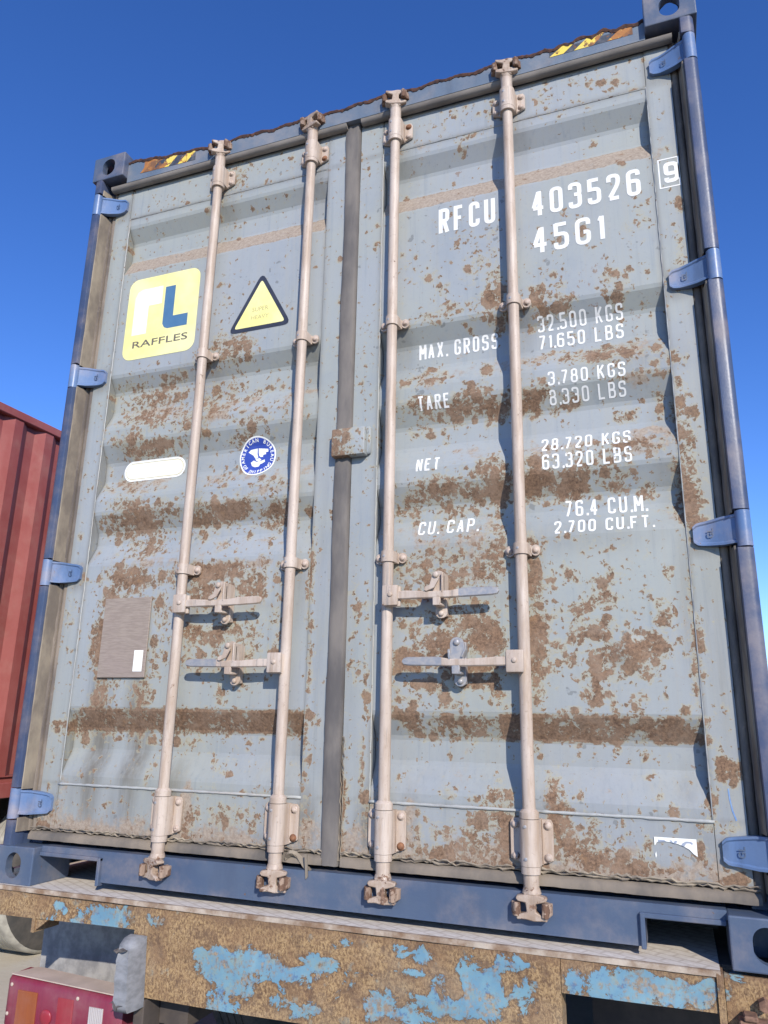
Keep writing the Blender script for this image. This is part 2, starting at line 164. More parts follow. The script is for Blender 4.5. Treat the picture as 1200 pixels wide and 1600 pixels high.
def attrs(me, base_r=0.0, base_t=0.0, rust=True, tan=True):
    n = len(me.vertices); co = np.empty(n*3, np.float32); me.vertices.foreach_get('co', co); co = co.reshape(-1, 3)
    for nm, bl, base in (('rust', RUST, base_r), ('tan', TAN, base_t)):
        d = wear(bl, co[:, 0], co[:, 2], base)
        if nm == 'rust' and base_r > 0:                    # the lowest downward slope has rusted along its whole length
            xx = np.abs(co[:, 0])
            m = np.clip((co[:, 2]-.497)/.006, 0, 1) * np.clip((.577-co[:, 2])/.006, 0, 1) * (xx < 1.046) * (xx > .113)
            k = .93 - .35*np.exp(-((co[:, 0]-.885)/.03)**2) - .5*np.clip((np.abs(co[:, 0]-.60)-.38)/.06, 0, 1)*(co[:, 0] > 0) - .40*(co[:, 0] > .1)*(co[:, 0] < .50) - .35*np.clip((-co[:, 0]-.98)/.06, 0, 1)
            d = np.maximum(d, k*m)
        if nm == 'tan':                                    # dust that has settled on the ledges that face up
            for lo, hi, k in ((2.322, 2.410, 1.15), (1.636, 1.70, .45), (1.35, 1.41, .42), (1.095, 1.16, .30)):
                xx = np.abs(co[:, 0])
                m = np.clip((co[:, 2]-lo)/.012, 0, 1) * np.clip((hi-co[:, 2])/.004, 0, 1) * (xx < 1.046) * (xx > .113)
                d = np.maximum(d, k * m)
            d = np.maximum(d, .75*np.clip((.30-co[:, 2])/.13, 0, 1)*(co[:, 2] > .1))
        a = me.attributes.new(nm, 'FLOAT', 'POINT'); a.data.foreach_set('value', d.astype(np.float32))
    d = np.maximum(wear(FILM, co[:, 0], co[:, 2]), np.maximum(.50*np.clip((.26-co[:, 2])/.08, 0, 1), .20*np.clip((1.0-co[:, 2])/.7, 0, 1)))
    ax = np.abs(co[:, 0]); zz = co[:, 2]
    for xs_, k in ((1.047, .55), (.1125, .5), (1.122, .35)):
        d = np.maximum(d, k*np.exp(-((ax-xs_)/.009)**2))
    for z_, k in ((2.598, .45), (.316, .5), (2.745, .4), (.172, .6)): d = np.maximum(d, k*np.exp(-((zz-z_)/.010)**2))
    for rx in (-.589, -.1715, .1715, .589):
        for z_, ln, k in ((2.61, .16, .42), (1.845, .14, .40), (1.02, .16, .42), (.24, .10, .75), (2.66, .06, .55)):
            d = np.maximum(d, k*np.exp(-((co[:, 0]-rx)/.062)**4)*np.clip((z_+.05-zz)/.03, 0, 1)*np.exp(-np.clip((z_-zz)/ln, 0, 9)**2))
    for hz in (2.662, 1.859, 1.059, .251):
        d = np.maximum(d, .65*np.exp(-((ax-1.085)/.045)**4)*np.exp(-((zz-hz+.012)/.055)**4))
    a = me.attributes.new('film', 'FLOAT', 'POINT'); a.data.foreach_set('value', d.astype(np.float32))
def grid(name, xs, zs, yf, back, mat, parent, base_r=0.0, wrap=.0):
    """steel sheet: front face on a fine grid (so that the wear map has points to sit on), turned edges going back"""
    nx, nz = len(xs), len(zs); X, Z = np.meshgrid(xs, zs); Y = yf(X, Z)
    V = np.stack([X.ravel(), Y.ravel(), Z.ravel()], 1).tolist(); F = []
    for j in range(nz-1):
        for i in range(nx-1):
            a = j*nx+i; F.append((a, a+1, a+nx+1, a+nx))
    rim = [i for i in range(nx)] + [j*nx+nx-1 for j in range(1, nz)] + [(nz-1)*nx+i for i in range(nx-2, -1, -1)] + [j*nx for j in range(nz-2, 0, -1)]
    b0 = len(V)
    for r in rim: V.append([V[r][0], back, V[r][2]])
    n = len(rim)
    for k in range(n): F.append((rim[k], b0+k, b0+(k+1) % n, rim[(k+1) % n]))
    F.append(tuple(b0+k for k in range(n))[::-1])
    me = bpy.data.meshes.new(name); me.from_pydata(V, [], F); me.update(); attrs(me, base_r)
    return link(name, me, parent, mat)
def lin(a, b, step): return np.linspace(a, b, max(2, int(math.ceil(abs(b-a)/step))+1))
def boolean(o, cutters):
    for c in cutters:
        m = o.modifiers.new('b', 'BOOLEAN'); m.operation = 'DIFFERENCE'; m.object = c; m.solver = 'EXACT'
    dg = bpy.context.evaluated_depsgraph_get(); dg.update()
    me = bpy.data.meshes.new_from_object(o.evaluated_get(dg)); o.modifiers.clear()
    old = o.data; o.data = me; bpy.data.meshes.remove(old)
    for c in cutters:
        d = c.data; bpy.data.objects.remove(c); bpy.data.meshes.remove(d)

# ---------------------------------------------------------------- node materials
class NT:
    def __init__(s, name):
        s.m = bpy.data.materials.new(name); s.m.use_nodes = True; s.t = s.m.node_tree; s.n = s.t.nodes; s.l = s.t.links
        s.b = s.n['Principled BSDF']; s.pos = s.n.new('ShaderNodeNewGeometry').outputs['Position']
    def _in(s, sock, v):
        if hasattr(v, 'is_output'): s.l.new(v, sock)
        elif isinstance(v, (tuple, list)): sock.default_value = (*v, 1.0) if len(v) == 3 and sock.type == 'RGBA' else v
        else: sock.default_value = v
    def math(s, op, a, b=0.0, c=0.0, clamp=False):
        n = s.n.new('ShaderNodeMath'); n.operation = op; n.use_clamp = clamp
        s._in(n.inputs[0], a); s._in(n.inputs[1], b); s._in(n.inputs[2], c); return n.outputs[0]
    def noise(s, scale, detail=4, rough=.6, vec=None, stretch=None, dist=0.0):
        v = s.pos if vec is None else vec
        if stretch:
            mp = s.n.new('ShaderNodeMapping'); mp.inputs['Scale'].default_value = stretch; s.l.new(v, mp.inputs[0]); v = mp.outputs[0]
        n = s.n.new('ShaderNodeTexNoise'); n.inputs['Scale'].default_value = scale; n.inputs['Detail'].default_value = detail
        n.inputs['Roughness'].default_value = rough; n.inputs['Distortion'].default_value = dist; s.l.new(v, n.inputs['Vector']); return n.outputs['Fac']
    def attr(s, name):
        n = s.n.new('ShaderNodeAttribute'); n.attribute_name = name; return n.outputs['Fac']
    def mix(s, f, a, b):
        n = s.n.new('ShaderNodeMix'); n.data_type = 'RGBA'; s._in(n.inputs[0], f); s._in(n.inputs[6], a); s._in(n.inputs[7], b); return n.outputs[2]
    def ramp(s, v, lo, hi, a=0.0, b=1.0):
        n = s.n.new('ShaderNodeMapRange'); n.interpolation_type = 'SMOOTHSTEP'
        s._in(n.inputs[0], v); s._in(n.inputs[1], lo); s._in(n.inputs[2], hi); n.inputs[3].default_value = a; n.inputs[4].default_value = b; return n.outputs[0]
    def bump(s, h, strength=.3, dist=.002, chain=None):
        n = s.n.new('ShaderNodeBump'); n.inputs['Strength'].default_value = strength; n.inputs['Distance'].default_value = dist
        s.l.new(h, n.inputs['Height'])
        if chain is not None: s.l.new(chain, n.inputs['Normal'])
        s.l.new(n.outputs[0], s.b.inputs['Normal']); return n.outputs[0]
    def out(s, col, rough=.5, metal=0.0, spec=.5):
        s._in(s.b.inputs['Base Color'], col); s._in(s.b.inputs['Roughness'], rough); s._in(s.b.inputs['Metallic'], metal)
        s.b.inputs['Specular IOR Level'].default_value = spec; return s.m
    def xyz(s):
        n = s.n.new('ShaderNodeSeparateXYZ'); s.l.new(s.pos, n.inputs[0]); return n.outputs

DARK_RUST = (.150, .080, .048); RUSTC = (.235, .132, .082); DUST = (.47, .36, .27)
def mat_door(name, paint_a, paint_b):
    n = NT(name)
    a = n.noise(38, 9, .74, dist=.4); b = n.noise(13, 4, .6); e_ = n.noise(5, 2, .5)
    N = n.math('ADD', n.math('ADD', n.math('MULTIPLY', a, .62), n.math('MULTIPLY', b, .26)), n.math('MULTIPLY', e_, .12))
    r = n.attr('rust'); t = n.attr('tan')
    thr = n.math('SUBTRACT', .672, n.math('MULTIPLY', r, .235))
    D = n.math('SUBTRACT', N, thr)
    m = n.ramp(D, -.010, .016)
    halo = n.ramp(D, -.085, .0)
    sx = n.n.new('ShaderNodeSeparateXYZ'); n.l.new(n.pos, sx.inputs[0])
    nz = n.n.new('ShaderNodeTexNoise'); nz.inputs['Scale'].default_value = 55; nz.inputs['Detail'].default_value = 6; nz.inputs['Roughness'].default_value = .7; n.l.new(n.pos, nz.inputs['Vector'])
    nc = n.n.new('ShaderNodeSeparateXYZ'); n.l.new(nz.outputs['Color'], nc.inputs[0])
    cx = n.n.new('ShaderNodeCombineXYZ')
    n.l.new(n.math('ADD', sx.outputs[0], n.math('MULTIPLY', n.math('SUBTRACT', nc.outputs[0], .5), .042)), cx.inputs[0])
    n.l.new(n.math('ADD', sx.outputs[2], n.math('MULTIPLY', n.math('SUBTRACT', nc.outputs[1], .5), .050)), cx.inputs[1])
    rr = n.math('ADD', n.math('MULTIPLY', r, .95), n.math('MULTIPLY', n.math('SUBTRACT', b, .5), .55))
    for sc, p0, gain in ((21, -.055, .80), (46, -.03, .66), (95, .01, .42)):
        vo = n.n.new('ShaderNodeTexVoronoi'); vo.voronoi_dimensions = '2D'; vo.feature = 'F1'; vo.inputs['Scale'].default_value = sc; n.l.new(cx.outputs[0], vo.inputs['Vector'])
        vc = n.n.new('ShaderNodeSeparateXYZ'); n.l.new(vo.outputs['Color'], vc.inputs[0])
        pres = n.math('LESS_THAN', vc.outputs[0], n.math('ADD', n.math('MULTIPLY', rr, gain), p0))
        rad = n.math('MULTIPLY', pres, n.math('ADD', .12, n.math('MULTIPLY', vc.outputs[1], n.math('ADD', .18, n.math('MULTIPLY', r, .42)))))
        dd = n.math('SUBTRACT', rad, vo.outputs['Distance'])
        ok = n.math('GREATER_THAN', rad, .01)
        m = n.math('MAXIMUM', m, n.math('MULTIPLY', n.ramp(dd, -.03, .05), n.math('MULTIPLY', ok, .94)))
        halo = n.math('MAXIMUM', halo, n.math('MULTIPLY', n.ramp(dd, -.26, .02), n.math('MULTIPLY', ok, .9)))
    # paint: chalked grey blue, greener where it has yellowed, rain streaks, grey scuffs
    base = n.mix(n.ramp(n.noise(1.3, 3), .36, .64), paint_a, paint_b)
    base = n.mix(n.ramp(n.noise(4, 5, .65), .46, .72, 0, .45), base, (.255, .292, .33))
    base = n.mix(n.ramp(n.noise(2.6, 5, .65), .46, .74, 0, .6), base, (.36, .375, .345))
    base = n.mix(n.ramp(n.noise(5, 6, .7, stretch=(9, 9, .35)), .46, .72, 0, .34), base, (.37, .35, .285))
    base = n.mix(n.ramp(n.noise(7, 5, .7, stretch=(7, 7, .3)), .52, .74, 0, .35), base, (.20, .24, .27))
    base = n.mix(n.ramp(n.noise(75, 4, .7), .56, .72, 0, .30), base, (.22, .25, .27))
    # brown-green road film
    fl = n.math('MULTIPLY', n.attr('film'), n.ramp(n.noise(8, 6, .7, stretch=(5, 5, .5)), .30, .62, .55, 1.0))
    base = n.mix(n.math('MULTIPLY', fl, .82), base, (.115, .092, .060))
    # pin-point rust all over
    pin = n.ramp(n.math('ADD', n.math('MULTIPLY', n.noise(30, 4, .7), .75), n.math('MULTIPLY', n.noise(3, 2), .25)), .635, .665, 0, .75)
    pin2 = n.ramp(n.noise(85, 3, .65), .70, .735, 0, .7)
    pin = n.math('MAXIMUM', pin, pin2)
    # dust film
    tn = n.math('ADD', n.math('MULTIPLY', n.noise(26, 7, .72), .6), n.math('MULTIPLY', n.noise(6, 3, stretch=(1.6, 1, .4)), .4))
    tm = n.ramp(n.math('SUBTRACT', tn, n.math('SUBTRACT', .66, n.math('MULTIPLY', t, .28))), -.06, .07, 0, .88)
    base = n.mix(n.math('MULTIPLY', halo, .62), base, (.40, .355, .225))
    base = n.mix(tm, base, n.mix(n.ramp(n.noise(110, 4, .7), .35, .65), (.265, .20, .145), (.385, .31, .235)))
    fine = n.noise(120, 6, .78)
    rc = n.mix(n.ramp(fine, .34, .66), (.10, .060, .038), (.285, .178, .108))
    rc = n.mix(n.ramp(n.noise(17, 5, .7), .40, .68, 0, .75), rc, (.29, .20, .136))
    rc = n.mix(n.ramp(n.noise(70, 4, .7), .56, .70, 0, .55), rc, (.10, .064, .048))
    rc = n.mix(n.ramp(n.noise(36, 4), .60, .74, 0, .45), rc, (.33, .19, .09))
    spk = n.ramp(n.math('ADD', n.math('MULTIPLY', n.noise(34, 2, .5), .8), n.math('MULTIPLY', n.noise(4, 2), .2)), .665, .70, 0, .62)
    base = n.mix(spk, base, (.155, .16, .155))
    col = n.mix(pin, base, (.24, .165, .115))
    col = n.mix(m, col, rc)
    h1 = n.bump(n.math('ADD', n.math('MULTIPLY', m, .5), n.math('MULTIPLY', n.math('MULTIPLY', fine, m), .6)), .45, .0018)
    n.bump(n.noise(4.5, 2), .10, .02, h1)
    return n.out(col, n.math('ADD', .46, n.math('MULTIPLY', n.math('MAXIMUM', m, tm), .42)), spec=.4)
def mat_paint(name, col, col2, chip=(.20, .115, .07), chips=.70, dust=.35, rough=.5, grime=(.05, .06, .08)):
    """painted steel with chips, grime and a film of dust"""
    n = NT(name)
    c = n.mix(n.ramp(n.noise(3, 4), .35, .65), col, col2)
    c = n.mix(n.ramp(n.noise(11, 5, stretch=(1, 1, .25)), .5, .72, 0, .45), c, grime)
    du = n.ramp(n.noise(7, 5, .65), .42, .8, 0, dust); c = n.mix(du, c, DUST)
    nn = n.math('ADD', n.math('MULTIPLY', n.noise(48, 6, .66), .65), n.math('MULTIPLY', n.noise(9, 3), .35))
    m = n.ramp(nn, chips - .02, chips + .01)
    c = n.mix(m, c, n.mix(n.noise(200, 2), chip, tuple(x*.55 for x in chip)))
    h = n.bump(n.math('SUBTRACT', n.noise(140, 3), m), .25, .0012); n.bump(n.noise(16, 3), .12, .006, h)
    return n.out(c, n.math('ADD', rough, n.math('MULTIPLY', n.math('MAXIMUM', m, du), .35)), spec=.45)
def mat_rod(name):
    n = NT(name)
    c = n.mix(n.ramp(n.noise(4, 4), .35, .65), (.565, .475, .395), (.49, .40, .325))
    c = n.mix(n.ramp(n.noise(14, 6, .7, stretch=(3, 3, .35)), .40, .66, 0, .8), c, (.39, .29, .21))
    c = n.mix(n.ramp(n.noise(9, 6, .72, stretch=(6, 6, .25)), .57, .66, 0, .7), c, (.27, .24, .215))
    c = n.mix(n.ramp(n.noise(90, 5, .7), .58, .70, 0, .6), c, (.30, .22, .165))
    z = n.xyz()[2]
    low = n.math('MAXIMUM', n.ramp(z, 1.19, 1.08), n.ramp(z, 3.735, 3.77))
    c = n.mix(n.math('MULTIPLY', low, n.ramp(n.noise(26, 6, .7), .34, .60, .15, .85)), c, n.mix(n.noise(80, 3), (.25, .165, .11), (.40, .30, .22)))
    st = n.math('ADD', n.math('MULTIPLY', n.noise(32, 7, .72), .7), n.math('MULTIPLY', n.noise(10, 2), .3))
    m = n.ramp(n.math('SUBTRACT', st, n.math('SUBTRACT', .645, n.math('MULTIPLY', low, .115))), -.006, .014)
    rc = n.mix(n.ramp(n.noise(120, 3), .35, .65), (.12, .072, .05), (.26, .155, .10))
    c = n.mix(m, c, rc)
    n.bump(n.math('ADD', n.noise(70, 4, .7), n.math('MULTIPLY', m, .5)), .22, .0012)
    return n.out(c, n.math('ADD', .50, n.math('MULTIPLY', m, .35)), spec=.4)
def mat_plain(name, col, col2=None, scale=40, rough=.6, bump=.2, metal=0.0, spec=.4, stretch=None):
    n = NT(name); f = n.noise(scale, 5, .6, stretch=stretch)
    c = n.mix(n.ramp(f, .32, .68), col, col2 or tuple(x*.75 for x in col))
    if bump: n.bump(f, bump, .0015)
    return n.out(c, rough, metal, spec)

M_DOOR = mat_door('weathered_grey_blue_door_paint', (.332, .355, .366), (.330, .352, .328))
M_WELD = mat_paint('highlit_weld_paint', (.42, .43, .40), (.36, .37, .36), chips=.63, dust=.3)  # paler than the door: the seam's lit highlight is put into the colour
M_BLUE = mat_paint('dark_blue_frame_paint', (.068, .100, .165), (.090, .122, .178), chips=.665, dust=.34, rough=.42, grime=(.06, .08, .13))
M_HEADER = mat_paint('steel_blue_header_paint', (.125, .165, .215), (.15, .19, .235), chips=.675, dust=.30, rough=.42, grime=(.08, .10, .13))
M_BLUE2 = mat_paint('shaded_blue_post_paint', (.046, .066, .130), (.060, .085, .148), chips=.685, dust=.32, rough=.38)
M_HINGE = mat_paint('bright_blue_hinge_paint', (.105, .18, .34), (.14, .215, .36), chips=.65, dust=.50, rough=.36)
M_CREAM = mat_rod('cream_lock_rod_paint')
M_CREAM_OLD = mat_paint('cream_lock_rod_paint', (.56, .475, .405), (.52, .43, .36), chip=(.20, .19, .18), chips=.685, dust=.35, rough=.5, grime=(.36, .30, .25))
M_KEEP = mat_paint('dusty_rusted_keeper', (.36, .26, .19), (.25, .165, .115), chip=(.20, .115, .075), chips=.50, dust=.3, rough=.85)
M_RUSTY = mat_plain('bare_rusty_steel', (.27, .155, .10), (.13, .075, .05), 60, .9, .6)
M_RUSTEDGE = mat_plain('dark_flaking_rust', (.11, .05, .03), (.04, .025, .025), 35, .95, .8)
M_BOLT = mat_paint('bolt_paint', (.56, .45, .36), (.48, .38, .31), chips=.62, dust=.4, rough=.55)
M_BOLTRUST = mat_plain('rusty_bolt', (.30, .14, .07), (.17, .08, .045), 80, .9, .5)
M_STEEL = mat_plain('worn_grey_handle', (.30, .31, .33), (.42, .39, .36), 60, .45, .3, .3)
M_WHITE = None
def mat_gasket():
    n = NT('dusty_rubber_gasket')
    f = n.noise(12, 5, .65, stretch=(1, 1, .35)); g = n.noise(30, 4)
    c = n.mix(n.ramp(f, .36, .66), (.135, .115, .10), (.26, .215, .17))
    c = n.mix(n.ramp(g, .55, .8, 0, .6), c, (.36, .30, .235))
    n.bump(g, .3, .003); return n.out(c, .85, spec=.25)
M_GASKET = mat_gasket()
M_GASKET_TAN = mat_plain('dusty_tan_gasket_lip', (.33, .275, .20), (.17, .14, .11), 11, .9, .5, stretch=(1, 1, .5))
M_GASKET_TOP = mat_plain('dusty_top_gasket', (.30, .27, .235), (.16, .145, .13), 9, .85, .5, stretch=(.4, 1, 1))
M_GASKET_MID = mat_plain('dark_grey_centre_gasket', (.095, .088, .085), (.185, .165, .145), 9, .8, .5, stretch=(1, 1, .35))
M_GASKET_LOW = mat_plain('dusty_lower_gasket', (.25, .205, .155), (.105, .095, .085), 6, .88, .5, stretch=(1, 1, .6))
M_GASKET_BLK = mat_plain('perished_black_rubber', (.075, .07, .07), (.15, .13, .115), 25, .8, .4)
def mat_letter(name, col, wear_lo, under=((.34, .36, .37), (.33, .23, .12))):
    n = NT(name); r = n.attr('rust')
    a = n.math('ADD', n.math('MULTIPLY', n.noise(42, 6, .68), .7), n.math('MULTIPLY', n.noise(9, 3), .3))
    m = n.ramp(n.math('SUBTRACT', a, n.math('SUBTRACT', wear_lo, n.math('MULTIPLY', r, .22))), -.008, .012)
    c = n.mix(n.ramp(n.noise(20, 4), .4, .8, 0, .3), col, (.55, .53, .48))
    c = n.mix(m, c, n.mix(n.ramp(n.noise(25, 2), .4, .6), *under))
    return n.out(c, .55, spec=.3)
M_LETTER = mat_letter('worn_white_lettering', (.79, .79, .75), .715)
M_STICKY = mat_plain('yellow_reflective_sticker', (.90, .82, .27), (.90, .84, .42), 5, .32, 0, spec=.6)
M_STICKW = mat_plain('white_reflective_sticker', (.90, .90, .84), (.88, .88, .80), 6, .32, 0, spec=.6)
M_STICKR = mat_plain('faded_logo_white', (.92, .91, .76), (.92, .90, .68), 6, .35, 0, spec=.5)
M_STICKC = mat_plain('cream_white_sticker', (.86, .80, .60), (.88, .85, .72), 9, .35, 0, spec=.5)
M_LBLUE = mat_plain('faded_logo_blue', (.07, .17, .30), (.085, .19, .32), 20, .45, 0)
M_LBLUE2 = mat_plain('blue_chalk', (.12, .24, .52), (.25, .36, .52), 60, .8, 0)
M_INK = mat_plain('dark_grey_ink', (.11, .10, .085), (.17, .15, .12), 30, .6, 0)
M_INKL = mat_plain('faded_grey_ink', (.42, .36, .16), (.52, .46, .24), 60, .6, 0)
M_BLACK = mat_plain('black_sticker_border', (.030, .035, .055), (.045, .05, .07), 20, .5, 0)
M_BADGE = mat_plain('blue_badge_print', (.035, .07, .36), (.05, .09, .40), 15, .45, 0)
M_HAZY = mat_letter('yellow_hazard_tape', (.80, .60, .10), .60, ((.40, .17, .05), (.20, .10, .05)))
M_HAZK = mat_letter('dark_hazard_tape', (.05, .06, .08), .66, ((.36, .15, .05), (.17, .085, .045)))
M_GREYPRINT = mat_plain('grey_sticker_print', (.30, .34, .42), (.34, .38, .44), 20, .6, 0)
def mat_placard():
    n = NT('faded_brown_placard'); f = n.noise(260, 3, .6, stretch=(.12, 1, 1.0)); g = n.noise(5, 3)
    c = n.mix(n.ramp(f, .3, .7), (.255, .205, .165), (.335, .275, .225)); c = n.mix(n.ramp(g, .4, .7, 0, .4), c, (.29, .225, .20))
    n.bump(f, .4, .001); return n.out(c, .75)
M_PLACARD = mat_placard()
def mat_beam():
    n = NT('flaking_rust_with_blue_paint')
    a = n.noise(17, 9, .74, dist=.5); b = n.noise(5, 4, .6); p = n.attr('blue')
    N = n.math('ADD', n.math('MULTIPLY', a, .6), n.math('MULTIPLY', b, .4))
    e = n.math('SUBTRACT', N, n.math('SUBTRACT', .652, n.math('MULTIPLY', p, .245)))
    m = n.ramp(e, -.004, .010)
    edge = n.math('SUBTRACT', n.ramp(e, -.05, .0), m, clamp=True)
    fl = n.noise(100, 5, .78, stretch=(1.5, 1, 1)); f2 = n.noise(150, 3, .7)
    rust = n.mix(n.ramp(fl, .38, .60), (.15, .088, .047), (.43, .285, .14))
    rust = n.mix(n.ramp(f2, .52, .72, 0, .6), rust, (.47, .33, .19))
    rust = n.mix(n.ramp(n.noise(7, 6, .7), .44, .66, 0, .75), rust, (.215, .125, .068))
    rust = n.mix(n.ramp(n.noise(22, 6, .72), .50, .66, 0, .7), rust, (.13, .078, .05))
    rust = n.mix(n.ramp(n.noise(3, 4), .50, .72, 0, .5), rust, (.33, .27, .19))
    rust = n.mix(n.math('MULTIPLY', n.ramp(n.math('ADD', n.xyz()[2], n.math('MULTIPLY', n.noise(20, 5), .06)), .985, 1.03), .8), rust, (.19, .115, .07))
    rust = n.mix(n.ramp(n.noise(24, 3), .62, .72, 0, .3), rust, (.26, .33, .30))
    paint = n.mix(n.ramp(n.noise(10, 4), .4, .65), (.14, .272, .36), (.18, .32, .375))
    paint = n.mix(n.ramp(n.noise(45, 5, .7), .58, .66, 0, .8), paint, (.09, .15, .26)); paint = n.mix(n.ramp(n.noise(30, 6, .7), .50, .66, 0, .6), paint, (.26, .30, .24))
    paint = n.mix(n.ramp(n.noise(6, 3, stretch=(3, 1, .6)), .52, .75, 0, .45), paint, (.30, .44, .46))
    c = n.mix(n.math('MULTIPLY', edge, .7), rust, (.12, .07, .045)); c = n.mix(n.math('MULTIPLY', m, n.ramp(n.math('ADD', n.math('MULTIPLY', n.noise(48, 6, .74), .7), n.math('MULTIPLY', n.noise(9, 3), .3)), .38, .52, .12, 1.0)), c, paint)
    inv = n.math('SUBTRACT', 1.0, m)
    h = n.math('ADD', n.math('MULTIPLY', m, .9), n.math('MULTIPLY', n.math('MULTIPLY', n.math('ADD', fl, n.math('MULTIPLY', f2, .6)), inv), .9))
    n.bump(h, .8, .0035)
    return n.out(c, n.math('SUBTRACT', .92, n.math('MULTIPLY', m, .42)), spec=.35)
M_BEAM = mat_beam()
def mat_deck():
    n = NT('dusty_tread_plate')
    mp = n.n.new('ShaderNodeMapping'); mp.inputs['Rotation'].default_value = (0, 0, .5); n.l.new(n.pos, mp.inputs[0])
    br = n.n.new('ShaderNodeTexBrick'); br.inputs['Scale'].default_value = 8; br.inputs['Mortar Size'].default_value = .03; br.inputs['Bias'].default_value = 0
    n.l.new(mp.outputs[0], br.inputs['Vector'])
    f = n.noise(40, 5); c = n.mix(n.ramp(f, .35, .7), (.62, .56, .48), (.72, .66, .58))
    c = n.mix(n.math('MULTIPLY', br.outputs['Fac'], .30), c, (.30, .22, .16))
    n.bump(br.outputs['Fac'], -.6, .004); return n.out(c, .9, spec=.25)
M_DECK = mat_deck()
M_DECKLIP = mat_plain('dusty_rusted_lip', (.52, .44, .35), (.24, .15, .09), 16, .95, .5)
M_DARK = mat_plain('dark_chassis_steel', (.06, .05, .045), (.10, .08, .065), 12, .85, .4)
M_INTERIOR = mat_plain('dark_container_interior', (.05, .05, .055), None, 5, .9, 0)
M_MUD = mat_plain('dusty_grey_mudguard', (.36, .35, .33), (.22, .215, .21), 22, .8, .35)
M_RUBBER = mat_plain('worn_grey_rubber_buffer', (.27, .275, .285), (.19, .195, .20), 30, .75, .6, stretch=(1, 1, 2))
M_TYRE = mat_plain('dusty_tyre', (.46, .44, .38), (.30, .285, .25), 14, .95, .3)
M_TYRED = mat_plain('dark_tyre_sidewall', (.06, .058, .055), (.10, .09, .08), 14, .9, .3)
M_TAN = mat_plain('dusty_tan_housing', (.56, .45, .37), (.47, .38, .31), 14, .85, .2)
def mat_lens(name, col, col2, dust=.35):
    n = NT(name); c = n.mix(n.noise(150, 2, stretch=(1, 1, .05)), col, col2)
    c = n.mix(n.ramp(n.noise(9, 5, .65), .35, .8, .04, dust), c, (.34, .20, .18)); return n.out(c, .33, spec=.5)
M_LRED = mat_lens('dusty_maroon_lens', (.24, .022, .05), (.17, .016, .04))
M_LRED2 = mat_lens('bright_red_lens', (.34, .022, .04), (.27, .018, .03), .3)
M_LAMB = mat_lens('amber_lens', (.33, .095, .025), (.25, .06, .02), .3)
M_LWHI = mat_lens('white_ribbed_lens', (.55, .52, .50), (.40, .37, .36), .2)
M_RED = mat_paint('faded_red_container_paint', (.30, .075, .062), (.35, .105, .09), chip=(.46, .30, .25), chips=.69, dust=.16, rough=.55, grime=(.28, .06, .05))
def mat_ground(name='low_bounce_ground', A=(.20, .18, .15), B=(.25, .225, .19), Cc=(.15, .135, .115)):
    n = NT(name); f = n.noise(1.2, 6); g = n.noise(25, 5)
    c = n.mix(n.ramp(f, .35, .65), A, B); c = n.mix(n.ramp(g, .5, .75, 0, .3), c, Cc)
    n.bump(g, .3, .01); return n.out(c, .95, spec=.2)
M_GROUND = mat_ground()  # made-up dark yard surface, added to cut light bouncing onto the doors

# ================================================================ SETTING
g = MB(); g.strip([(-1500, -1500, 0), (1500, -1500, 0)], [(-1500, 1500, 0), (1500, 1500, 0)])
ground = g.obj('ground', M_GROUND); ground['kind'] = 'structure'
g = MB(); g.strip([(-30, 1.0, .004), (-1.9, 1.0, .004)], [(-30, 60, .004), (-1.9, 60, .004)])
pav = g.obj('concrete_pavement', mat_ground('pale_dusty_concrete', (.52, .47, .38), (.58, .54, .45), (.42, .37, .30))); pav['kind'] = 'structure'
bpy.context.view_layer.update()

# ================================================================ THE BLUE CONTAINER
box = thing('shipping_container', 'rust speckled grey blue shipping container with cream lock rods and white lettering on its doors', 'container', (0, 0, Z0), 'shipping containers')
L, W, H = 12.19, 1.219, 2.896
def stadium(cx, cz, w_, h_, n=10):
    r = min(w_, h_)/2; pts = []
    for k in range(4*n):
        t = 2*PI*k/(4*n); c, s_ = math.cos(t), math.sin(t)
        pts.append((cx + r*c + math.copysign(max(0, w_/2-r), c), cz + r*s_ + math.copysign(max(0, h_/2-r), s_)))
    return pts
def casting(sx, top, front=True, chamfer=False):
    b = MB(); b.box(0, .162, 0, .178, 0, .118, .004, seg=2)
    o = b.obj('corner_casting', M_BLUE, None)
    cut = []
    c = MB(); c.box(.024, .138, .028, .15, .024, .094); cut.append(c.obj('cut', None))
    c = MB(); c.prism(stadium(.081, .059, .064, .080), -.02, .05); cut.append(c.obj('cut', None))
    c = MB()
    pts = [(x-.081, y) for x, y in stadium(.081, .089, .0635, .124)]
    c.prismz([(x+.081, y) for x, y in pts], (.07 if sx > 0 else .112) if top else -.03, .15 if top else .05); cut.append(c.obj('cut', None))
    c = MB(); pts = stadium(.089, .059, .079, .051)
    b3 = bmesh.new(); f = b3.faces.new([b3.verts.new((-.02, y, z)) for y, z in pts]); r = bmesh.ops.extrude_face_region(b3, geom=[f])
    for v in r['geom']:
        if isinstance(v, bmesh.types.BMVert): v.co.x = .05
    bmesh.ops.recalc_face_normals(b3, faces=b3.faces[:]); c._merge(b3); cut.append(c.obj('cut', None))
    boolean(o, cut)
    o.parent = box
    o.data.materials.clear(); o.data.materials.append(M_BLUE)
    if sx > 0:
        for v in o.data.vertices: v.co.x = -v.co.x
        o.data.flip_normals()
    return o
for sx in (-1, 1):
    for top in (0, 1):
        o = casting(sx, top); o.location = (sx*1.219, 0, 2.778 if top else 0)
        q = o.copy(); COL.objects.link(q); q.parent = box; q.location = (sx*1.219, L - .178, 2.778 if top else 0)

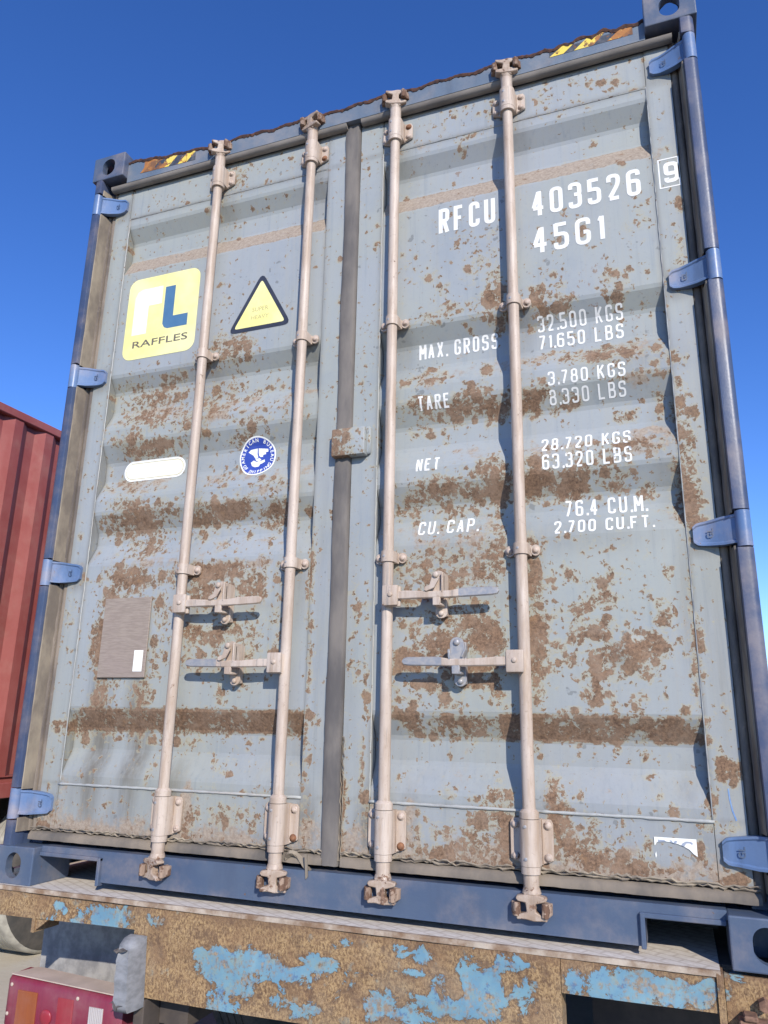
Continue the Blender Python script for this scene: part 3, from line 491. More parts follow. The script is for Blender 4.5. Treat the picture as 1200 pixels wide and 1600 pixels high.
# corner posts: rounded lip at the outside, flat web behind, plus the hinge lugs cut into the lip
HZ = [2.662, 1.859, 1.059, .251]
for sx in (-1, 1):
    b = MB(); X = sx*1.187
    psec = [(sx*x, y) for x, y in [(1.1635, .055), (1.1635, .003), (1.166, -.0005), (1.172, -.001)] + [(1.187 + .0195*math.sin(t), .0205 - .0195*math.cos(t)) for t in (0, .25, .5, .75, 1.0, 1.25, 1.57)] + [(1.2065, .055)]]
    prev = 2.778
    for hz in HZ:
        if prev - (hz+.052) > .01:
            zt, zb = prev - .0015, hz + .052
            b.prismz(psec, zb, zt)
        prev = hz - .052
    b.prismz(psec, .118, prev - .0015)
    xa, xb = sorted((sx*1.166, sx*1.2075)); b.box(xa, xb, .045, .16, .118, 2.778)
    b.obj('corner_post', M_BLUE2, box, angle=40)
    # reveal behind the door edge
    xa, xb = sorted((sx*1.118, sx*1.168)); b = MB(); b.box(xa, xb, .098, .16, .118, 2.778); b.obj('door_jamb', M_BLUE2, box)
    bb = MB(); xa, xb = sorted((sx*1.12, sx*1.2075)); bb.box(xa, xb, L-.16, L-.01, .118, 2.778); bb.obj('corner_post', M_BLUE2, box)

# header with wavy rusted top edge
hb = MB(); xs = lin(-1.057, 1.057, .02); rows_f = []; rnd = random.Random(3)
def htop(x):
    t = (x+1.057)/2.114
    return 2.822 + .030*math.exp(-((x+1.02)/.20)**2) + .012*math.exp(-((x-.98)/.25)**2) + .0035*math.sin(x*23) + .003*math.sin(x*61+1) + (.006*math.sin(x*90) if abs(x-.9) < .18 else 0)
zt = [htop(x) for x in xs]
prof = lambda x, t: [(x, .030, 2.757), (x, .030, t), (x, .040, t+.006), (x, .15, t+.012), (x, .15, 2.757)]
hb.loft([prof(x, t) for x, t in zip(xs, zt)])
header = hb.obj('header', M_HEADER, box, angle=30)
rb = MB(); rr = []
for x, t in zip(lin(-1.056, 1.056, .008), [htop(x) for x in lin(-1.056, 1.056, .008)]):
    k = 1.0 + rnd.uniform(-.6, .8); lo = t - .006*k; hi = t + .007 + .004*rnd.random()
    rr.append([(x, .0285 - .002*rnd.random(), lo), (x, .024 + .003*rnd.random(), (lo+hi)/2), (x, .030, hi), (x, .15, hi+.006), (x, .15, lo), (x, .032, lo)])
rb.loft(rr); rb.obj('rusty_header_edge', M_RUSTEDGE, header)
# sill with two fork pockets
sb = MB()
sb.prism([(-.815, .028), (.868, .022), (.868, .1), (1.057, .1), (1.057, .121), (-1.057, .121), (-1.057, .1), (-.815, .1)], .036, .12)
sill = sb.obj('door_sill', M_BLUE, box)
for x0, x1, zt_, s in ((-1.055, -.803, .103, 1), (.856, 1.055, .100, -1)):
    fb = MB()
    fb.box(x0, x1, .024, .05, zt_-.012, zt_, .002)
    if s > 0: fb.box(x1-.012, x1, .023, .05, .018, zt_-.001, .002)
    else: fb.box(x0, x0+.012, .023, .05, .018, zt_-.001, .002)
    fb.obj('fork_pocket_rim', M_BLUE, sill)
    fb = MB(); fb.box(x0+.01, x1-.01, .40, .41, .0, .12); fb.box(x0, x1, .12, .40, .1205, .125); fb.obj('fork_pocket', M_INTERIOR, sill)

# walls, roof and floor behind the doors
def corrugated(x, sx, y0, y1, z0, z1, pitch, depth, name, mat, parent):
    pts = []; y = y0; k = 0
    while y < y1:
        for dy, o in ((0, 0), (.072, 0), (.072+.068, 1), (.072+.068+.070, 1)):
            if y+dy < y1: pts.append((x - sx*depth*o, y+dy))
        y += pitch
    pts.append((x, y1)); b = MB()
    b.strip([(px, py, z0) for px, py in pts], [(px, py, z1) for px, py in pts])
    return b.obj(name, mat, parent)
for sx in (-1, 1):
    corrugated(sx*1.212, sx, .17, L-.17, .16, 2.80, .278, .036, 'side_wall', M_BLUE, box)
    xa, xb = sorted((sx*1.16, sx*1.219)); b = MB(); b.box(xa, xb, .178, L-.178, 2.80, 2.86); b.obj('top_rail', M_BLUE, box)
    b = MB(); b.box(xa, xb, .178, L-.178, .02, .17); b.obj('bottom_rail', M_BLUE, box)
b = MB(); b.box(-1.2, 1.2, .15, L-.02, 2.845, 2.86); b.obj('roof_panel', M_BLUE, box)
b = MB(); b.box(-1.2, 1.2, .15, L-.02, .13, .16); b.obj('floor', M_INTERIOR, box)
b = MB(); b.box(-1.2, 1.2, L-.06, L-.03, .13, 2.85); b.obj('end_wall', M_BLUE, box)

# ---------------------------------------------------------------- doors
zs_panel = sorted(set(np.round(np.concatenate([lin(.318, 2.596, .011), PZ[(PZ > .32) & (PZ < 2.59)]]), 5)))
zs_panel = [z for i, z in enumerate(zs_panel) if i == 0 or z - zs_panel[i-1] > .0008]
doors = {}
for sx in (-1, 1):
    d = bpy.data.objects.new('door', None); COL.objects.link(d); d.parent = box; doors[sx] = d
    d['label'] = 'left door with yellow square sticker and warning triangle' if sx < 0 else 'right door with the white code and weight lettering'
    def pr(a, b_): return tuple(sorted((sx*a, sx*b_)))
    a, c = pr(.113, 1.046)
    grid('corrugated_panel', lin(a, c, .011), zs_panel, surf_y, .125, M_DOOR, d, .08)
    flat = lambda X, Z: np.full(X.shape, FRAME_Y)
    a, c = pr(1.048, 1.125); o = grid('door_frame', lin(a, c, .012), lin(.166, 2.744, .011), flat, .13, M_DOOR, d, .12)
    inner = (.022, .111) if sx > 0 else (.032, .113)
    a, c = pr(*inner); o2 = grid('door_frame', lin(a, c, .012), lin(.166, 2.746, .011), flat, .13, M_DOOR, d, .10)
    a, c = pr(.1135, 1.0465)
    grid('door_frame', lin(a, c, .012), lin(2.599, 2.744, .011), lambda X, Z: np.full(X.shape, .0675), .13, M_DOOR, d, .16)
    grid('door_frame', lin(a, c, .012), lin(.166, .315, .011), lambda X, Z: np.full(X.shape, .0675), .13, M_DOOR, d, .16)
    # weld beads along the seams
    wb = MB(); a, c = pr(.112, 1.05)
    def bead(p, q, r, n):
        p = Vector(p); q = Vector(q); pts = [p.lerp(q, k/n) for k in range(n+1)]
        ax = (q-p).normalized(); u = ax.orthogonal().normalized(); v = ax.cross(u); rows = []
        for P in pts:
            rr_ = r*random.uniform(.75, 1.15); o_ = u*random.uniform(-.0006, .0006)
            rows.append([tuple(P + o_ + u*rr_*math.cos(t) + v*rr_*math.sin(t)) for t in [2*PI*i/6 for i in range(6)]])
        wb.loft(rows)
    bead((a, .0665, .317), (c, .0665, .317), .0048, 60); bead((a, .0695, 2.5975), (c, .0695, 2.5975), .0022, 60)
    bead((sx*1.047, .069, .32), (sx*1.047, .069, 2.6), .0026, 140); bead((sx*.112, .069, .32), (sx*.112, .069, 2.6), .0024, 140)
    o = wb.obj('weld_seam', M_WELD, d, smooth=True); attrs(o.data, .15)
    # lip of the gasket pressed against the post
    edges_ = [2.735] + [q for hz in HZ for q in (hz+.046, hz-.046)] + [.16]
    for zt_, zb_ in zip(edges_[0::2], edges_[1::2]):
        if zt_ - zb_ < .02: continue
        lp = MB(); rows = []
        for z in lin(zb_, zt_, .03):
            j = random.uniform(-.001, .001)
            rows.append([(sx*(1.1625), .014+j, z), (sx*(1.1590+j), .016+j, z), (sx*(1.1575+j), .035, z), (sx*1.153, .064, z), (sx*1.1625, .064, z)])
        lp.loft(rows); lp.obj('door_gasket', M_GASKET_TAN, d, angle=50)
    # rubber gasket: outer side lip (tan) and flat (brown), top and bottom lips
    gb = MB(); X0 = sx*1.126
    def gside(y_, r0, z0, z1, x0, x1, dx=.0, mat=M_GASKET):
        zz = lin(z0, z1, .03); rows = []
        g_ = MB()
        for z in zz:
            j = random.uniform(-.0012, .0012)
            rows.append([(sx*(x0+j), y_, z), (sx*(x0*.65+x1*.35+j), y_-r0, z), (sx*(x0*.3+x1*.7), y_-r0*.8, z), (sx*x1, y_+.004, z), (sx*x1, y_+.02, z), (sx*x0, y_+.02, z)])
        g_.loft(rows); return g_.obj('door_gasket', mat, d, smooth=False, angle=50)
    gside(.072, .006, .14, 2.752, 1.1265, 1.150)
    gside(.066, .006, .16, 2.74, 1.1505, 1.160)
    a, c = pr(.03, 1.14)
    for nm, z0, z1, y0, y1, mt in (('b', .162, .135, .062, .050, M_GASKET_LOW), ('t', 0, 0, 0, 0, M_GASKET_TOP)):
        xs_ = lin(a, c, .02); rows = []
        for x in xs_:
            j = random.uniform(-.0007, .0007)
            if nm == 't': rows.append([(x, .0315, 2.7565), (x, .034, 2.747+j), (x, .044, 2.7385+j), (x, .058, 2.739+j), (x, .0655, 2.748), (x, .066, 2.7565)]); continue
            rows.append([(x, y0, z0), (x, (y0+y1)/2-.006, (z0+z1)/2+j), (x, y1, z1+j), (x, y1+.012, z1+j), (x, y0+.012, z0)])
        g_ = MB(); g_.loft(rows); g_.obj('door_gasket', mt, d, angle=50)
    # crumbled rubber along the bottom
    cr = MB(); xs_ = lin(a, c, .012)
    for lay in range(2):
        rows = []
        for x in xs_:
            zc = .168 + .006*lay + random.uniform(-.004, .004); yc = .0585 - .003*lay + random.uniform(-.002, .002); r_ = random.uniform(.001, .0045)
            rows.append([(x, yc - r_, zc), (x, yc, zc + r_), (x, yc + .006, zc), (x, yc, zc - r_)])
        cr.loft(rows)
    cr.obj('crumbled_gasket', M_GASKET_TAN, d)
# centre gasket carried by the right door
zz = lin(.135, 2.762, .03); rows = []
for z in zz:
    j = .0015*math.sin(z*9) + random.uniform(-.0008, .0008); k = -.004*math.exp(-((z-2.70)/.05)**2)
    rows.append([(-.036+j+k, .070, z), (-.035+j+k, .056, z), (-.018+j, .049, z), (-.010+j, .054, z), (.012+j, .050, z), (.019+j, .058, z), (.021+j, .070, z)])
g_ = MB(); g_.loft(rows); g_.obj('centre_gasket', M_GASKET_MID, doors[1], angle=60)
cr = MB()
for lay in range(2):
    rows = []
    for z in lin(.15, .50, .012):
        xc = .022 + .006*lay + random.uniform(-.003, .003); r_ = random.uniform(.001, .0035) * (1 - (z-.15)/.4)
        rows.append([(xc - r_, .0585, z), (xc, .0585 - r_, z), (xc + r_, .0585, z), (xc, .064, z)])
    cr.loft(rows)
cr.obj('crumbled_gasket', M_GASKET_TAN, doors[1])
# torn rubber flap beside the second rod
tb = MB(); rows = []
for k in range(10):
    t = k/9; x = -.145 + .085*t; z = .150 + .018*math.sin(t*5) - .01*t; rows.append([(x, .045 - .01*math.sin(t*7), z+.008), (x, .040 - .01*math.sin(t*7), z), (x, .046, z-.010), (x, .052, z)])
tb.loft(rows); tb.prism([(-.075, .165), (-.066, .168), (-.062, .105), (-.068, .098)], .030, .034); tb.obj('torn_gasket', M_GASKET_TAN, doors[-1])

# lock box over the door joint
b = MB(); b.box(-.040, .082, .028, .064, 1.398, 1.497, .006, seg=2); b.box(.05, .094, .050, .0655, 1.404, 1.502, .006)
lockbox = b.obj('lock_box', M_DOOR, doors[1], angle=40); attrs(lockbox.data, .2)
lockbox.data.attributes['rust'].data.foreach_set('value', [max(.25, min(1., .95 - (v.co.x+.03)*14)) for v in lockbox.data.vertices])

# ---------------------------------------------------------------- hinges
def hinge_mesh(sx):
    b = MB(); rows = []
    for k in range(13):
        t = k/12; x = 1.062 + (1.176-1.062)*t
        tip = min(1, math.sqrt(max(0, 1-(1-min(1, t*6))**2)) + .0)
        hh = (.031 + .009*min(1, t*1.5)) * (.72 + .28*tip); zc = .004*t
        yf = .056 - .038*max(0, (t-.25)/.75)**1.25; rim = .0035; th = .018
        zb, zt_ = zc - hh, zc + hh*.96
        rows.append([(sx*x, yf+th, zb), (sx*x, yf-rim, zb), (sx*x, yf-rim, zb+.006), (sx*x, yf, zb+.010), (sx*x, yf, zt_-.010), (sx*x, yf-rim, zt_-.006), (sx*x, yf-rim, zt_), (sx*x, yf+th, zt_)])
    b.loft(rows)
    b.cyl((sx*1.187, .020, -.049), (sx*1.187, .020, .049), .0195, n=20)
    return b.mesh('hinge')
def text_mesh(s, size, font_scale=(1, 1), bold=0.0, align='CENTER', res=3):
    c = bpy.data.curves.new('t', 'FONT'); c.body = s; c.size = size; c.align_x = align; c.offset = bold; c.resolution_u = res
    o = bpy.data.objects.new('t', c); COL.objects.link(o); dg = bpy.context.evaluated_depsgraph_get()
    me = bpy.data.meshes.new_from_object(o.evaluated_get(dg)); bpy.data.objects.remove(o); bpy.data.curves.remove(c)
    for v in me.vertices: v.co = Vector((v.co.x*font_scale[0], 0, v.co.y*font_scale[1]))
    return me
for sx in (-1, 1):
    me = hinge_mesh(sx)
    for p in me.polygons: p.use_smooth = True
    me.set_sharp_from_angle(angle=math.radians(32))
    tm = text_mesh('GL', .022, bold=.0006)
    for v in tm.vertices:
        x, z = v.co.x, v.co.z; v.co = Vector((sx*1.105 - (z-.008), .0485, x))
    for i, hz in enumerate(HZ):
        o = link('hinge', me, doors[sx], M_HINGE if i == 0 else None); o.location = (0, 0, hz)
        e = link('cast_mark', tm, o, [M_BLUE] if i == 0 else None)

# ---------------------------------------------------------------- lock rods
RX = [-.589, -.1715, .1715, .589]
rod_me = None
def rod_mesh():
    b = MB(); y = .0315
    b.cyl((0, y, .318), (0, y, 2.62), .0175, n=20)
    b.cyl((0, y, .302), (0, y, .318), .026, n=20); b.cyl((0, y, .318), (0, y, .326), .026, .0185, n=20)
    b.cyl((0, y, .166), (0, y, .184), .0255, n=20)
    b.cyl((0, y, .132), (0, y, .166), .0205, n=20); b.cyl((0, y, .120), (0, y, .132), .0255, .0215, n=20); b.cyl((0, y, .110), (0, y, .120), .018, .0255, n=20)
    b.cyl((0, y, 2.606), (0, y, 2.6205), .026, n=20)
    b.cyl((0, y, 2.70), (0, y, 2.75), .0205, n=20); b.cyl((0, y, 2.75), (0, y, 2.765), .021, .025, n=20)
    me = b.mesh('lock_rod', smooth=True); me.set_sharp_from_angle(angle=math.radians(40)); return me
def section(rad, fl, yb=.0655, yf=.059):
    p = [(-fl, yb), (-fl, yf), (-rad-.001, yf)]
    for k in range(13):
        t = PI + PI*k/12; p.append((rad*math.cos(t), .0315 + rad*math.sin(t)))
    return p + [(rad+.001, yf), (fl, yf), (fl, yb)]
def bracket_mesh(z0, z1):
    b = MB(); b.prismz(section(.0262, .030), z0, z1)
    for s in (-1, 1):
        pts = stadium(s*.040, (z0+z1)/2, .036, z1-z0); b.prism([(s*.028, z0+.001), (s*.058, z0+.012), (s*.058, z1-.012), (s*.052, z1-.002), (s*.028, z1-.001)] if s > 0 else [(s*.028, z1-.001), (s*.052, z1-.002), (s*.058, z1-.012), (s*.058, z0+.012), (s*.028, z0+.001)], .0565, .066, .0015)
    for zz_ in (z0+.018, z1-.018): b.dome((-.008, .0065, zz_), .0045, .0012, mi=1)
    me = b.mesh('bearing_bracket', smooth=True); me.set_sharp_from_angle(angle=math.radians(40)); return me
def clamp_mesh():
    b = MB(); b.prismz(section(.0225, .026), -.017, .017)
    for s in (-1, 1): b.prism(stadium(s*.038, 0, .028, .034)[:], .057, .066, .001)
    b.dome((-.006, .010, .0), .004, .001, mi=1)
    me = b.mesh('rod_clamp', smooth=True); me.set_sharp_from_angle(angle=math.radians(40)); return me
def bolt_mesh(r=.0085, h=.008):
    b = MB(); b.dome((0, 0, 0), r, h, 10); b.cyl((0, .0, 0), (0, -.002, 0), r*1.35, n=12); return b.mesh('bolt', smooth=True)
def cam_mesh(top=False):
    """forked cam: two jaws joined by a web, horns reaching round the keepers"""
    b = MB(); s = -1 if top else 1
    zc = 2.790 if top else .088
    M = Matrix.Translation((0, .028, zc)) @ Matrix.Scale(s, 4, (0, 0, 1))
    I = Matrix.Translation((0, -.0, 0))
    up = [(-.036, .028), (-.040, .021), (-.034, .014), (-.014, .012), (-.011, -.010), (-.030, -.016), (-.039, -.020), (-.037, -.029), (-.014, -.027), (.006, -.031), (.030, -.029), (.041, -.030), (.039, -.022), (.026, -.016), (.012, -.010), (.012, .010), (.030, .014), (.041, .018), (.040, .026), (.020, .030), (-.012, .031)]
    b.prism(up, -.022, .004, .0022, M=M)
    b.box(-.019, .019, -.018, .016, .020, .036, .003, M=M)
    me = b.mesh('locking_cam', smooth=True); me.set_sharp_from_angle(angle=math.radians(35)); return me
def keeper_mesh(top, s):
    """cast keeper: a rounded hook each side of the cam, welded to the frame"""
    b = MB(); zc = 2.790 if top else .087; h = 1 if not top else -1
    M = Matrix.Translation((s*.036, 0, zc)) @ Matrix.Scale(s, 4, (1, 0, 0)) @ Matrix.Scale(h, 4, (0, 0, 1))
    b.prismz([(-.008, .008), (-.005, .0), (.004, -.001), (.010, .005), (.012, .016), (.010, .040), (.002, .040), (-.008, .020)], -.020, .013, .002, M=M)
    b.prismz([(.004, .014), (.014, .018), (.017, .026), (.017, .042), (.004, .042)], -.016, .012, .002, M=M)
    b.jitter(.0012)
    return b.mesh('cam_keeper')
def handle_mesh(s, Lh):
    """flat handle bar, local x outward from the rod"""
    b = MB(); rows = []
    prof_ = [(.030, .012, .006, 0), (.075, .013, .006, 0), (.095, .012, .009, -.001), (.15, .0105, .010, -.003), (.21, .0105, .010, -.003), (.235, .012, .006, 0), (.245, .0135, .0055, .001), (Lh-.02, .0125, .0055, .002), (Lh-.005, .010, .005, .002), (Lh, .004, .004, .002)]
    for x, hz, hy, dz in prof_:
        y = .004; c = .003
        rows.append([(s*x, y-hy, dz-hz+c), (s*x, y-hy, dz+hz-c), (s*x, y-hy+c, dz+hz), (s*x, y+hy-c, dz+hz), (s*x, y+hy, dz+hz-c), (s*x, y+hy, dz-hz+c), (s*x, y+hy-c, dz-hz), (s*x, y-hy+c, dz-hz)])
    b.loft(rows)
    me = b.mesh('door_handle', smooth=True); me.set_sharp_from_angle(angle=math.radians(40)); return me
def hub_mesh(s):
    b = MB(); x0, x1 = sorted((s*-.004, s*.046)); b.box(x0, x1, -.007, .003, -.031, .031, .003, seg=2)
    x0, x1 = sorted((s*.0, s*.050)); b.box(x0, x1, .008, .020, -.033, .029, .003, seg=2)
    b.cyl((s*.024, -.007, .0), (s*.024, .02, .0), .006)
    b.dome((s*.022, -.007, .002), .0075, .005, mi=0)
    me = b.mesh('handle_hub', smooth=True); me.set_sharp_from_angle(angle=math.radians(35)); return me
def catch_mesh(kind):
    b = MB()
    if kind == 'tab':
        b.prism([(-.018, .002), (.018, .0), (.018, .055)] + [(.0 + .018*math.cos(t), .055 + .016*math.sin(t)) for t in (.5, 1.0, 1.57, 2.1, 2.6)] + [(-.018, .052)], .008, .014, .001)
        b.box(.013, .018, -.006, .055, .0, .064, .0015)
        b.prism([(-.016, .048), (-.010, .060), (.008, .046), (-.008, .016), (-.032, .006), (-.040, .010), (-.038, .020), (-.022, .026)], -.010, -.003, .0015)
    else:
        b.prism([(-.020, .004), (.020, .002), (.022, .04)] + [(.0 + .021*math.cos(t), .050 + .021*math.sin(t)) for t in (.1, .5, 1.0, 1.57, 2.1, 2.6, 3.0)] + [(-.020, .03)], .002, .009, .001)
        b.prism([(.018, .010), (.027, .034), (.024, .036), (.014, .014)], -.006, .03, .001); b.prism([(-.026, .034), (-.020, .036), (-.018, .006), (-.024, .006)], -.006, .03, .001)
    b.dome((0 if kind != 'tab' else -.002, .002 if kind != 'tab' else -.010, .055), .0095, .008)
    # lower jaw
    b.prism([(-.016, -.012), (.016, -.012), (.019, -.05)] + [(.019*math.cos(t), -.052 - .017*math.sin(t)) for t in (.2, .7, 1.2, 1.57, 2.0, 2.5, 2.9)] + [(-.018, -.05)], .040, .047, .001)
    b.box(-.013, .013, -.004, .044, -.036, -.029, .002); b.box(-.014, .010, -.006, .004, -.036, -.010, .002)
    b.dome((.001, .040, -.054), .0085, .009)
    b.box(-.016, .016, .047, .068, -.062, .06, .002)
    me = b.mesh('handle_catch', smooth=True); me.set_sharp_from_angle(angle=math.radians(40)); return me
RODM, BRB, BRT, CLM, BOLT = rod_mesh(), bracket_mesh(.185, .3005), bracket_mesh(2.6215, 2.70), clamp_mesh(), bolt_mesh()
CAMB, CAMT = cam_mesh(False), cam_mesh(True)
KEEP = {(t, s): keeper_mesh(t, s) for t in (0, 1) for s in (-1, 1)}
RODM.materials.append(M_CREAM); BRB.materials.append(M_CREAM); BRT.materials.append(M_CREAM); CLM.materials.append(M_CREAM)
for m_ in (BRB, BRT, CLM): m_.materials.append(M_STEEL)
BOLT.materials.append(M_BOLT); BOLTR = BOLT.copy(); BOLTR.materials.clear(); BOLTR.materials.append(M_BOLTRUST)
CAMB.materials.append(M_CREAM); CAMT.materials.append(M_CREAM)
for k_ in KEEP.values(): k_.materials.append(M_KEEP)
HND = {}
HANDLES = [(0, .918, 1, .335, .177, 'tab'), (1, .718, -1, .355, .187, 'tab'), (2, .916, 1, .355, .170, 'tab'), (3, .716, -1, .357, .190, 'disc')]
for i, rx in enumerate(RX):
    rod = link('lock_rod', RODM, box); rod.location = (rx, 0, 0)
    for me, zz_ in ((BRB, (.203, .283)), (BRT, (2.640, 2.682))):
        o = link('bearing_bracket', me, rod)
        for z in zz_:
            for s in (-1, 1):
                k = link('bolt', BOLTR if (i in (1, 2) and s > 0 and random.random() < .7) else BOLT, rod); k.location = (s*.044, .0565, z)
    for z in (1.867, 1.043):
        o = link('rod_clamp', CLM, rod); o.location = (0, 0, z)
        for s in (-1, 1):
            k = link('bolt', BOLT, rod); k.location = (s*.040, .057, z)
    for top, me in ((0, CAMB), (1, CAMT)):
        o = link('locking_cam', me, rod)
        a = (-.35, .30, .12, .05)[i] if not top else (.5, -.3, .3, .2)[i]
        o.location = Vector((0, .0315, 0)) - Matrix.Rotation(a, 3, 'Z') @ Vector((0, .0315, 0)); o.rotation_euler = (0, 0, a)
        for s in (-1, 1):
            k = link('cam_keeper', KEEP[(top, s)], sill if not top else header); k.location = (rx, 0, 0)
            k.rotation_euler = (0, 0, 0)
for ri, z, s, Lh, cx, kind in HANDLES:
    rod = [o for o in box.children if o.name.startswith('lock_rod')][ri]
    hb_ = hub_mesh(s); hb_.materials.append(M_CREAM); o = link('handle_hub', hb_, rod); o.location = (0, 0, z)
    hm = handle_mesh(s, Lh); hm.materials.append(M_CREAM); hm.materials.append(M_STEEL)
    for p in hm.polygons:
        if ri != 0 and abs(p.center.x) > .24: p.material_index = 1
    o = link('door_handle', hm, rod); o.location = (0, 0, z)
    cm = catch_mesh(kind); cm.materials.append(M_CREAM if ri != 3 else M_STEEL)
    o = link('handle_catch', cm, doors[-1 if ri < 2 else 1]); o.location = (RX[ri] + s*cx, 0, z)

# ---------------------------------------------------------------- flat print that follows the pressed door
ZB = [z for z in PZ]
def conform(bm, off, cuts=True, zoff=0.0, xstep=None):
    if cuts and bm.verts:
        zs_ = [v.co.z for v in bm.verts]; lo, hi = min(zs_), max(zs_)
        for z in ZB:
            if lo + 1e-4 < z < hi - 1e-4:
                bmesh.ops.bisect_plane(bm, geom=bm.verts[:] + bm.edges[:] + bm.faces[:], plane_co=(0, 0, z), plane_no=(0, 0, 1), dist=1e-6)
    if bm.verts:
        ys = surf_y([v.co.x for v in bm.verts], [v.co.z for v in bm.verts])
        for v, y in zip(bm.verts, ys): v.co.y = float(y) - off
class Print:
    def __init__(s): s.bm = bmesh.new(); s.mats = []
    def poly(s, pts, mat, off):
        b = bmesh.new(); f = b.faces.new([b.verts.new((x, 0, z)) for x, z in pts]); f.normal_update()
        if f.normal.y > 0: f.normal_flip()
        bmesh.ops.triangulate(b, faces=b.faces[:]); s._add(b, mat, off)
    def mesh(s, me, mat, off, M=None):
        b = bmesh.new(); b.from_mesh(me); bpy.data.meshes.remove(me)
        if M is not None: b.transform(M)
        s._add(b, mat, off)
    def _add(s, b, mat, off):
        if mat not in s.mats: s.mats.append(mat)
        conform(b, off); mi = s.mats.index(mat)
        for f in b.faces: f.material_index = mi
        bmesh.ops.recalc_face_normals(b, faces=b.faces[:])
        me = bpy.data.meshes.new('t'); b.to_mesh(me); b.free(); s.bm.from_mesh(me); bpy.data.meshes.remove(me)
    def obj(s, name, parent):
        for f in s.bm.faces:
            f.normal_update()
            if f.normal.y > 0: f.normal_flip()
        me = bpy.data.meshes.new(name); s.bm.to_mesh(me); s.bm.free(); attrs(me)
        return link(name, me, parent, s.mats)

# stencil style alphabet drawn with strokes: box 0..1 wide, 0..1 high
def fillet(pts, r, closed=False):
    P = [Vector((p[0], p[1])) for p in pts]; n = len(P); out = []
    for i in range(n):
        if not closed and i in (0, n-1): out.append(P[i]); continue
        a, b, c = P[i-1], P[i], P[(i+1) % n]
        u = (a-b); v = (c-b); lu, lv = u.length, v.length; k = min(r, lu*.49, lv*.49)
        if k < 1e-4: out.append(b); continue
        p0, p1 = b + u/lu*k, b + v/lv*k
        for t in (0, .25, .5, .75, 1): out.append(p0*(1-t)**2 + b*2*t*(1-t) + p1*t*t)
    return out
G = {
 '0': ([[(0,0),(1,0),(1,1),(0,1)]], 1), '1': ([[(.55,1),(.55,0)],[(.08,.80),(.55,.98)]], -1), '2': ([[(0,.74),(0,1),(1,1),(1,.62),(.06,.05)],[(0,0),(1,0)]], 0),
 '3': ([[(0,.78),(0,1),(1,1),(1,.53),(.4,.53)],[(.4,.53),(1,.53),(1,0),(0,0),(0,.22)]], 0), '4': ([[(.70,-.07),(.70,1.04)],[(.62,1.0),(0.02,.30)],[(-.05,.27),(1.12,.27)]], -1),
 '5': ([[(1,1),(-.04,1)],[(.02,1.06),(.02,.50)],[(.06,.585),(1,.585),(1,0),(0,0),(0,.22)]], 0), '6': ([[(1,.80),(1,1),(0,1),(0,0),(1,0),(1,.3)],[(1,.3),(1,.57),(.1,.57)]], 0),
 '7': ([[(0,1),(1.04,1)],[(.97,1),(.32,-.04)]], -1), '8': ([[(.06,.53),(.94,.53),(.94,1),(.06,1)],[(0,0),(1,0),(1,.53),(0,.53)]], 1), '9': ([[(0,.20),(0,0),(1,0),(1,1),(0,1),(0,.7)],[(0,.7),(0,.43),(.9,.43)]], 0),
 'A': ([[(0,-.03),(.5,1)],[(.5,1),(1,-.03)],[(.2,.3),(.8,.3)]], -1), 'B': ([[(0,-.07),(0,1.07)],[(.1,1),(.93,1),(.93,.54),(.1,.54)],[(.1,.50),(1,.50),(1,0),(.1,0)]], 0), 'C': ([[(1,.74),(1,1),(0,1),(0,0),(1,0),(1,.26)]], 0),
 'E': ([[(1,1),(0,1),(0,0),(1,0)],[(0.1,.52),(.85,.52)]], -1), 'F': ([[(1,1),(0,1),(0,-.06)],[(0.1,.5),(.8,.5)]], -1), 'G': ([[(1,.76),(1,1),(0,1),(0,0),(1,0),(1,.46),(.55,.46)]], 0),
 'K': ([[(0,-.06),(0,1.06)],[(1,1.03),(.08,.42)],[(.36,.62),(1,-.03)]], -1), 'L': ([[(0,1.06),(0,0),(1,0)]], -1), 'M': ([[(0,-.06),(0,1.05)],[(0.04,1),(.5,.36)],[(.5,.36),(.96,1)],[(1,1.05),(1,-.06)]], -1), 'N': ([[(0,-.06),(0,1.05)],[(0.03,1),(.97,0)],[(1,-.05),(1,1.06)]], -1),
 'O': ([[(0,0),(1,0),(1,1),(0,1)]], 1), 'P': ([[(0,-.07),(0,1.07)],[(.1,1),(1,1),(1,.48),(.1,.48)]], 0), 'R': ([[(0,-.07),(0,1.07)],[(.1,1),(1,1),(1,.5),(.1,.5)],[(.5,.5),(1.0,-.06)]], 0), 'S': ([[(1,.76),(1,1),(0,1),(0,.53),(1,.53),(1,0),(0,0),(0,.24)]], 0),
 'T': ([[(-.1,1),(1.1,1)],[(.5,.9),(.5,-.06)]], -1), 'U': ([[(0,1.06),(0,0),(1,0),(1,1.06)]], 0), 'X': ([[(0,-.05),(1,1.05)],[(0,1.05),(1,-.05)]], -1), '.': ([[(.5,-.085),(.5,.115)]], -1), ' ': ([], 0)}
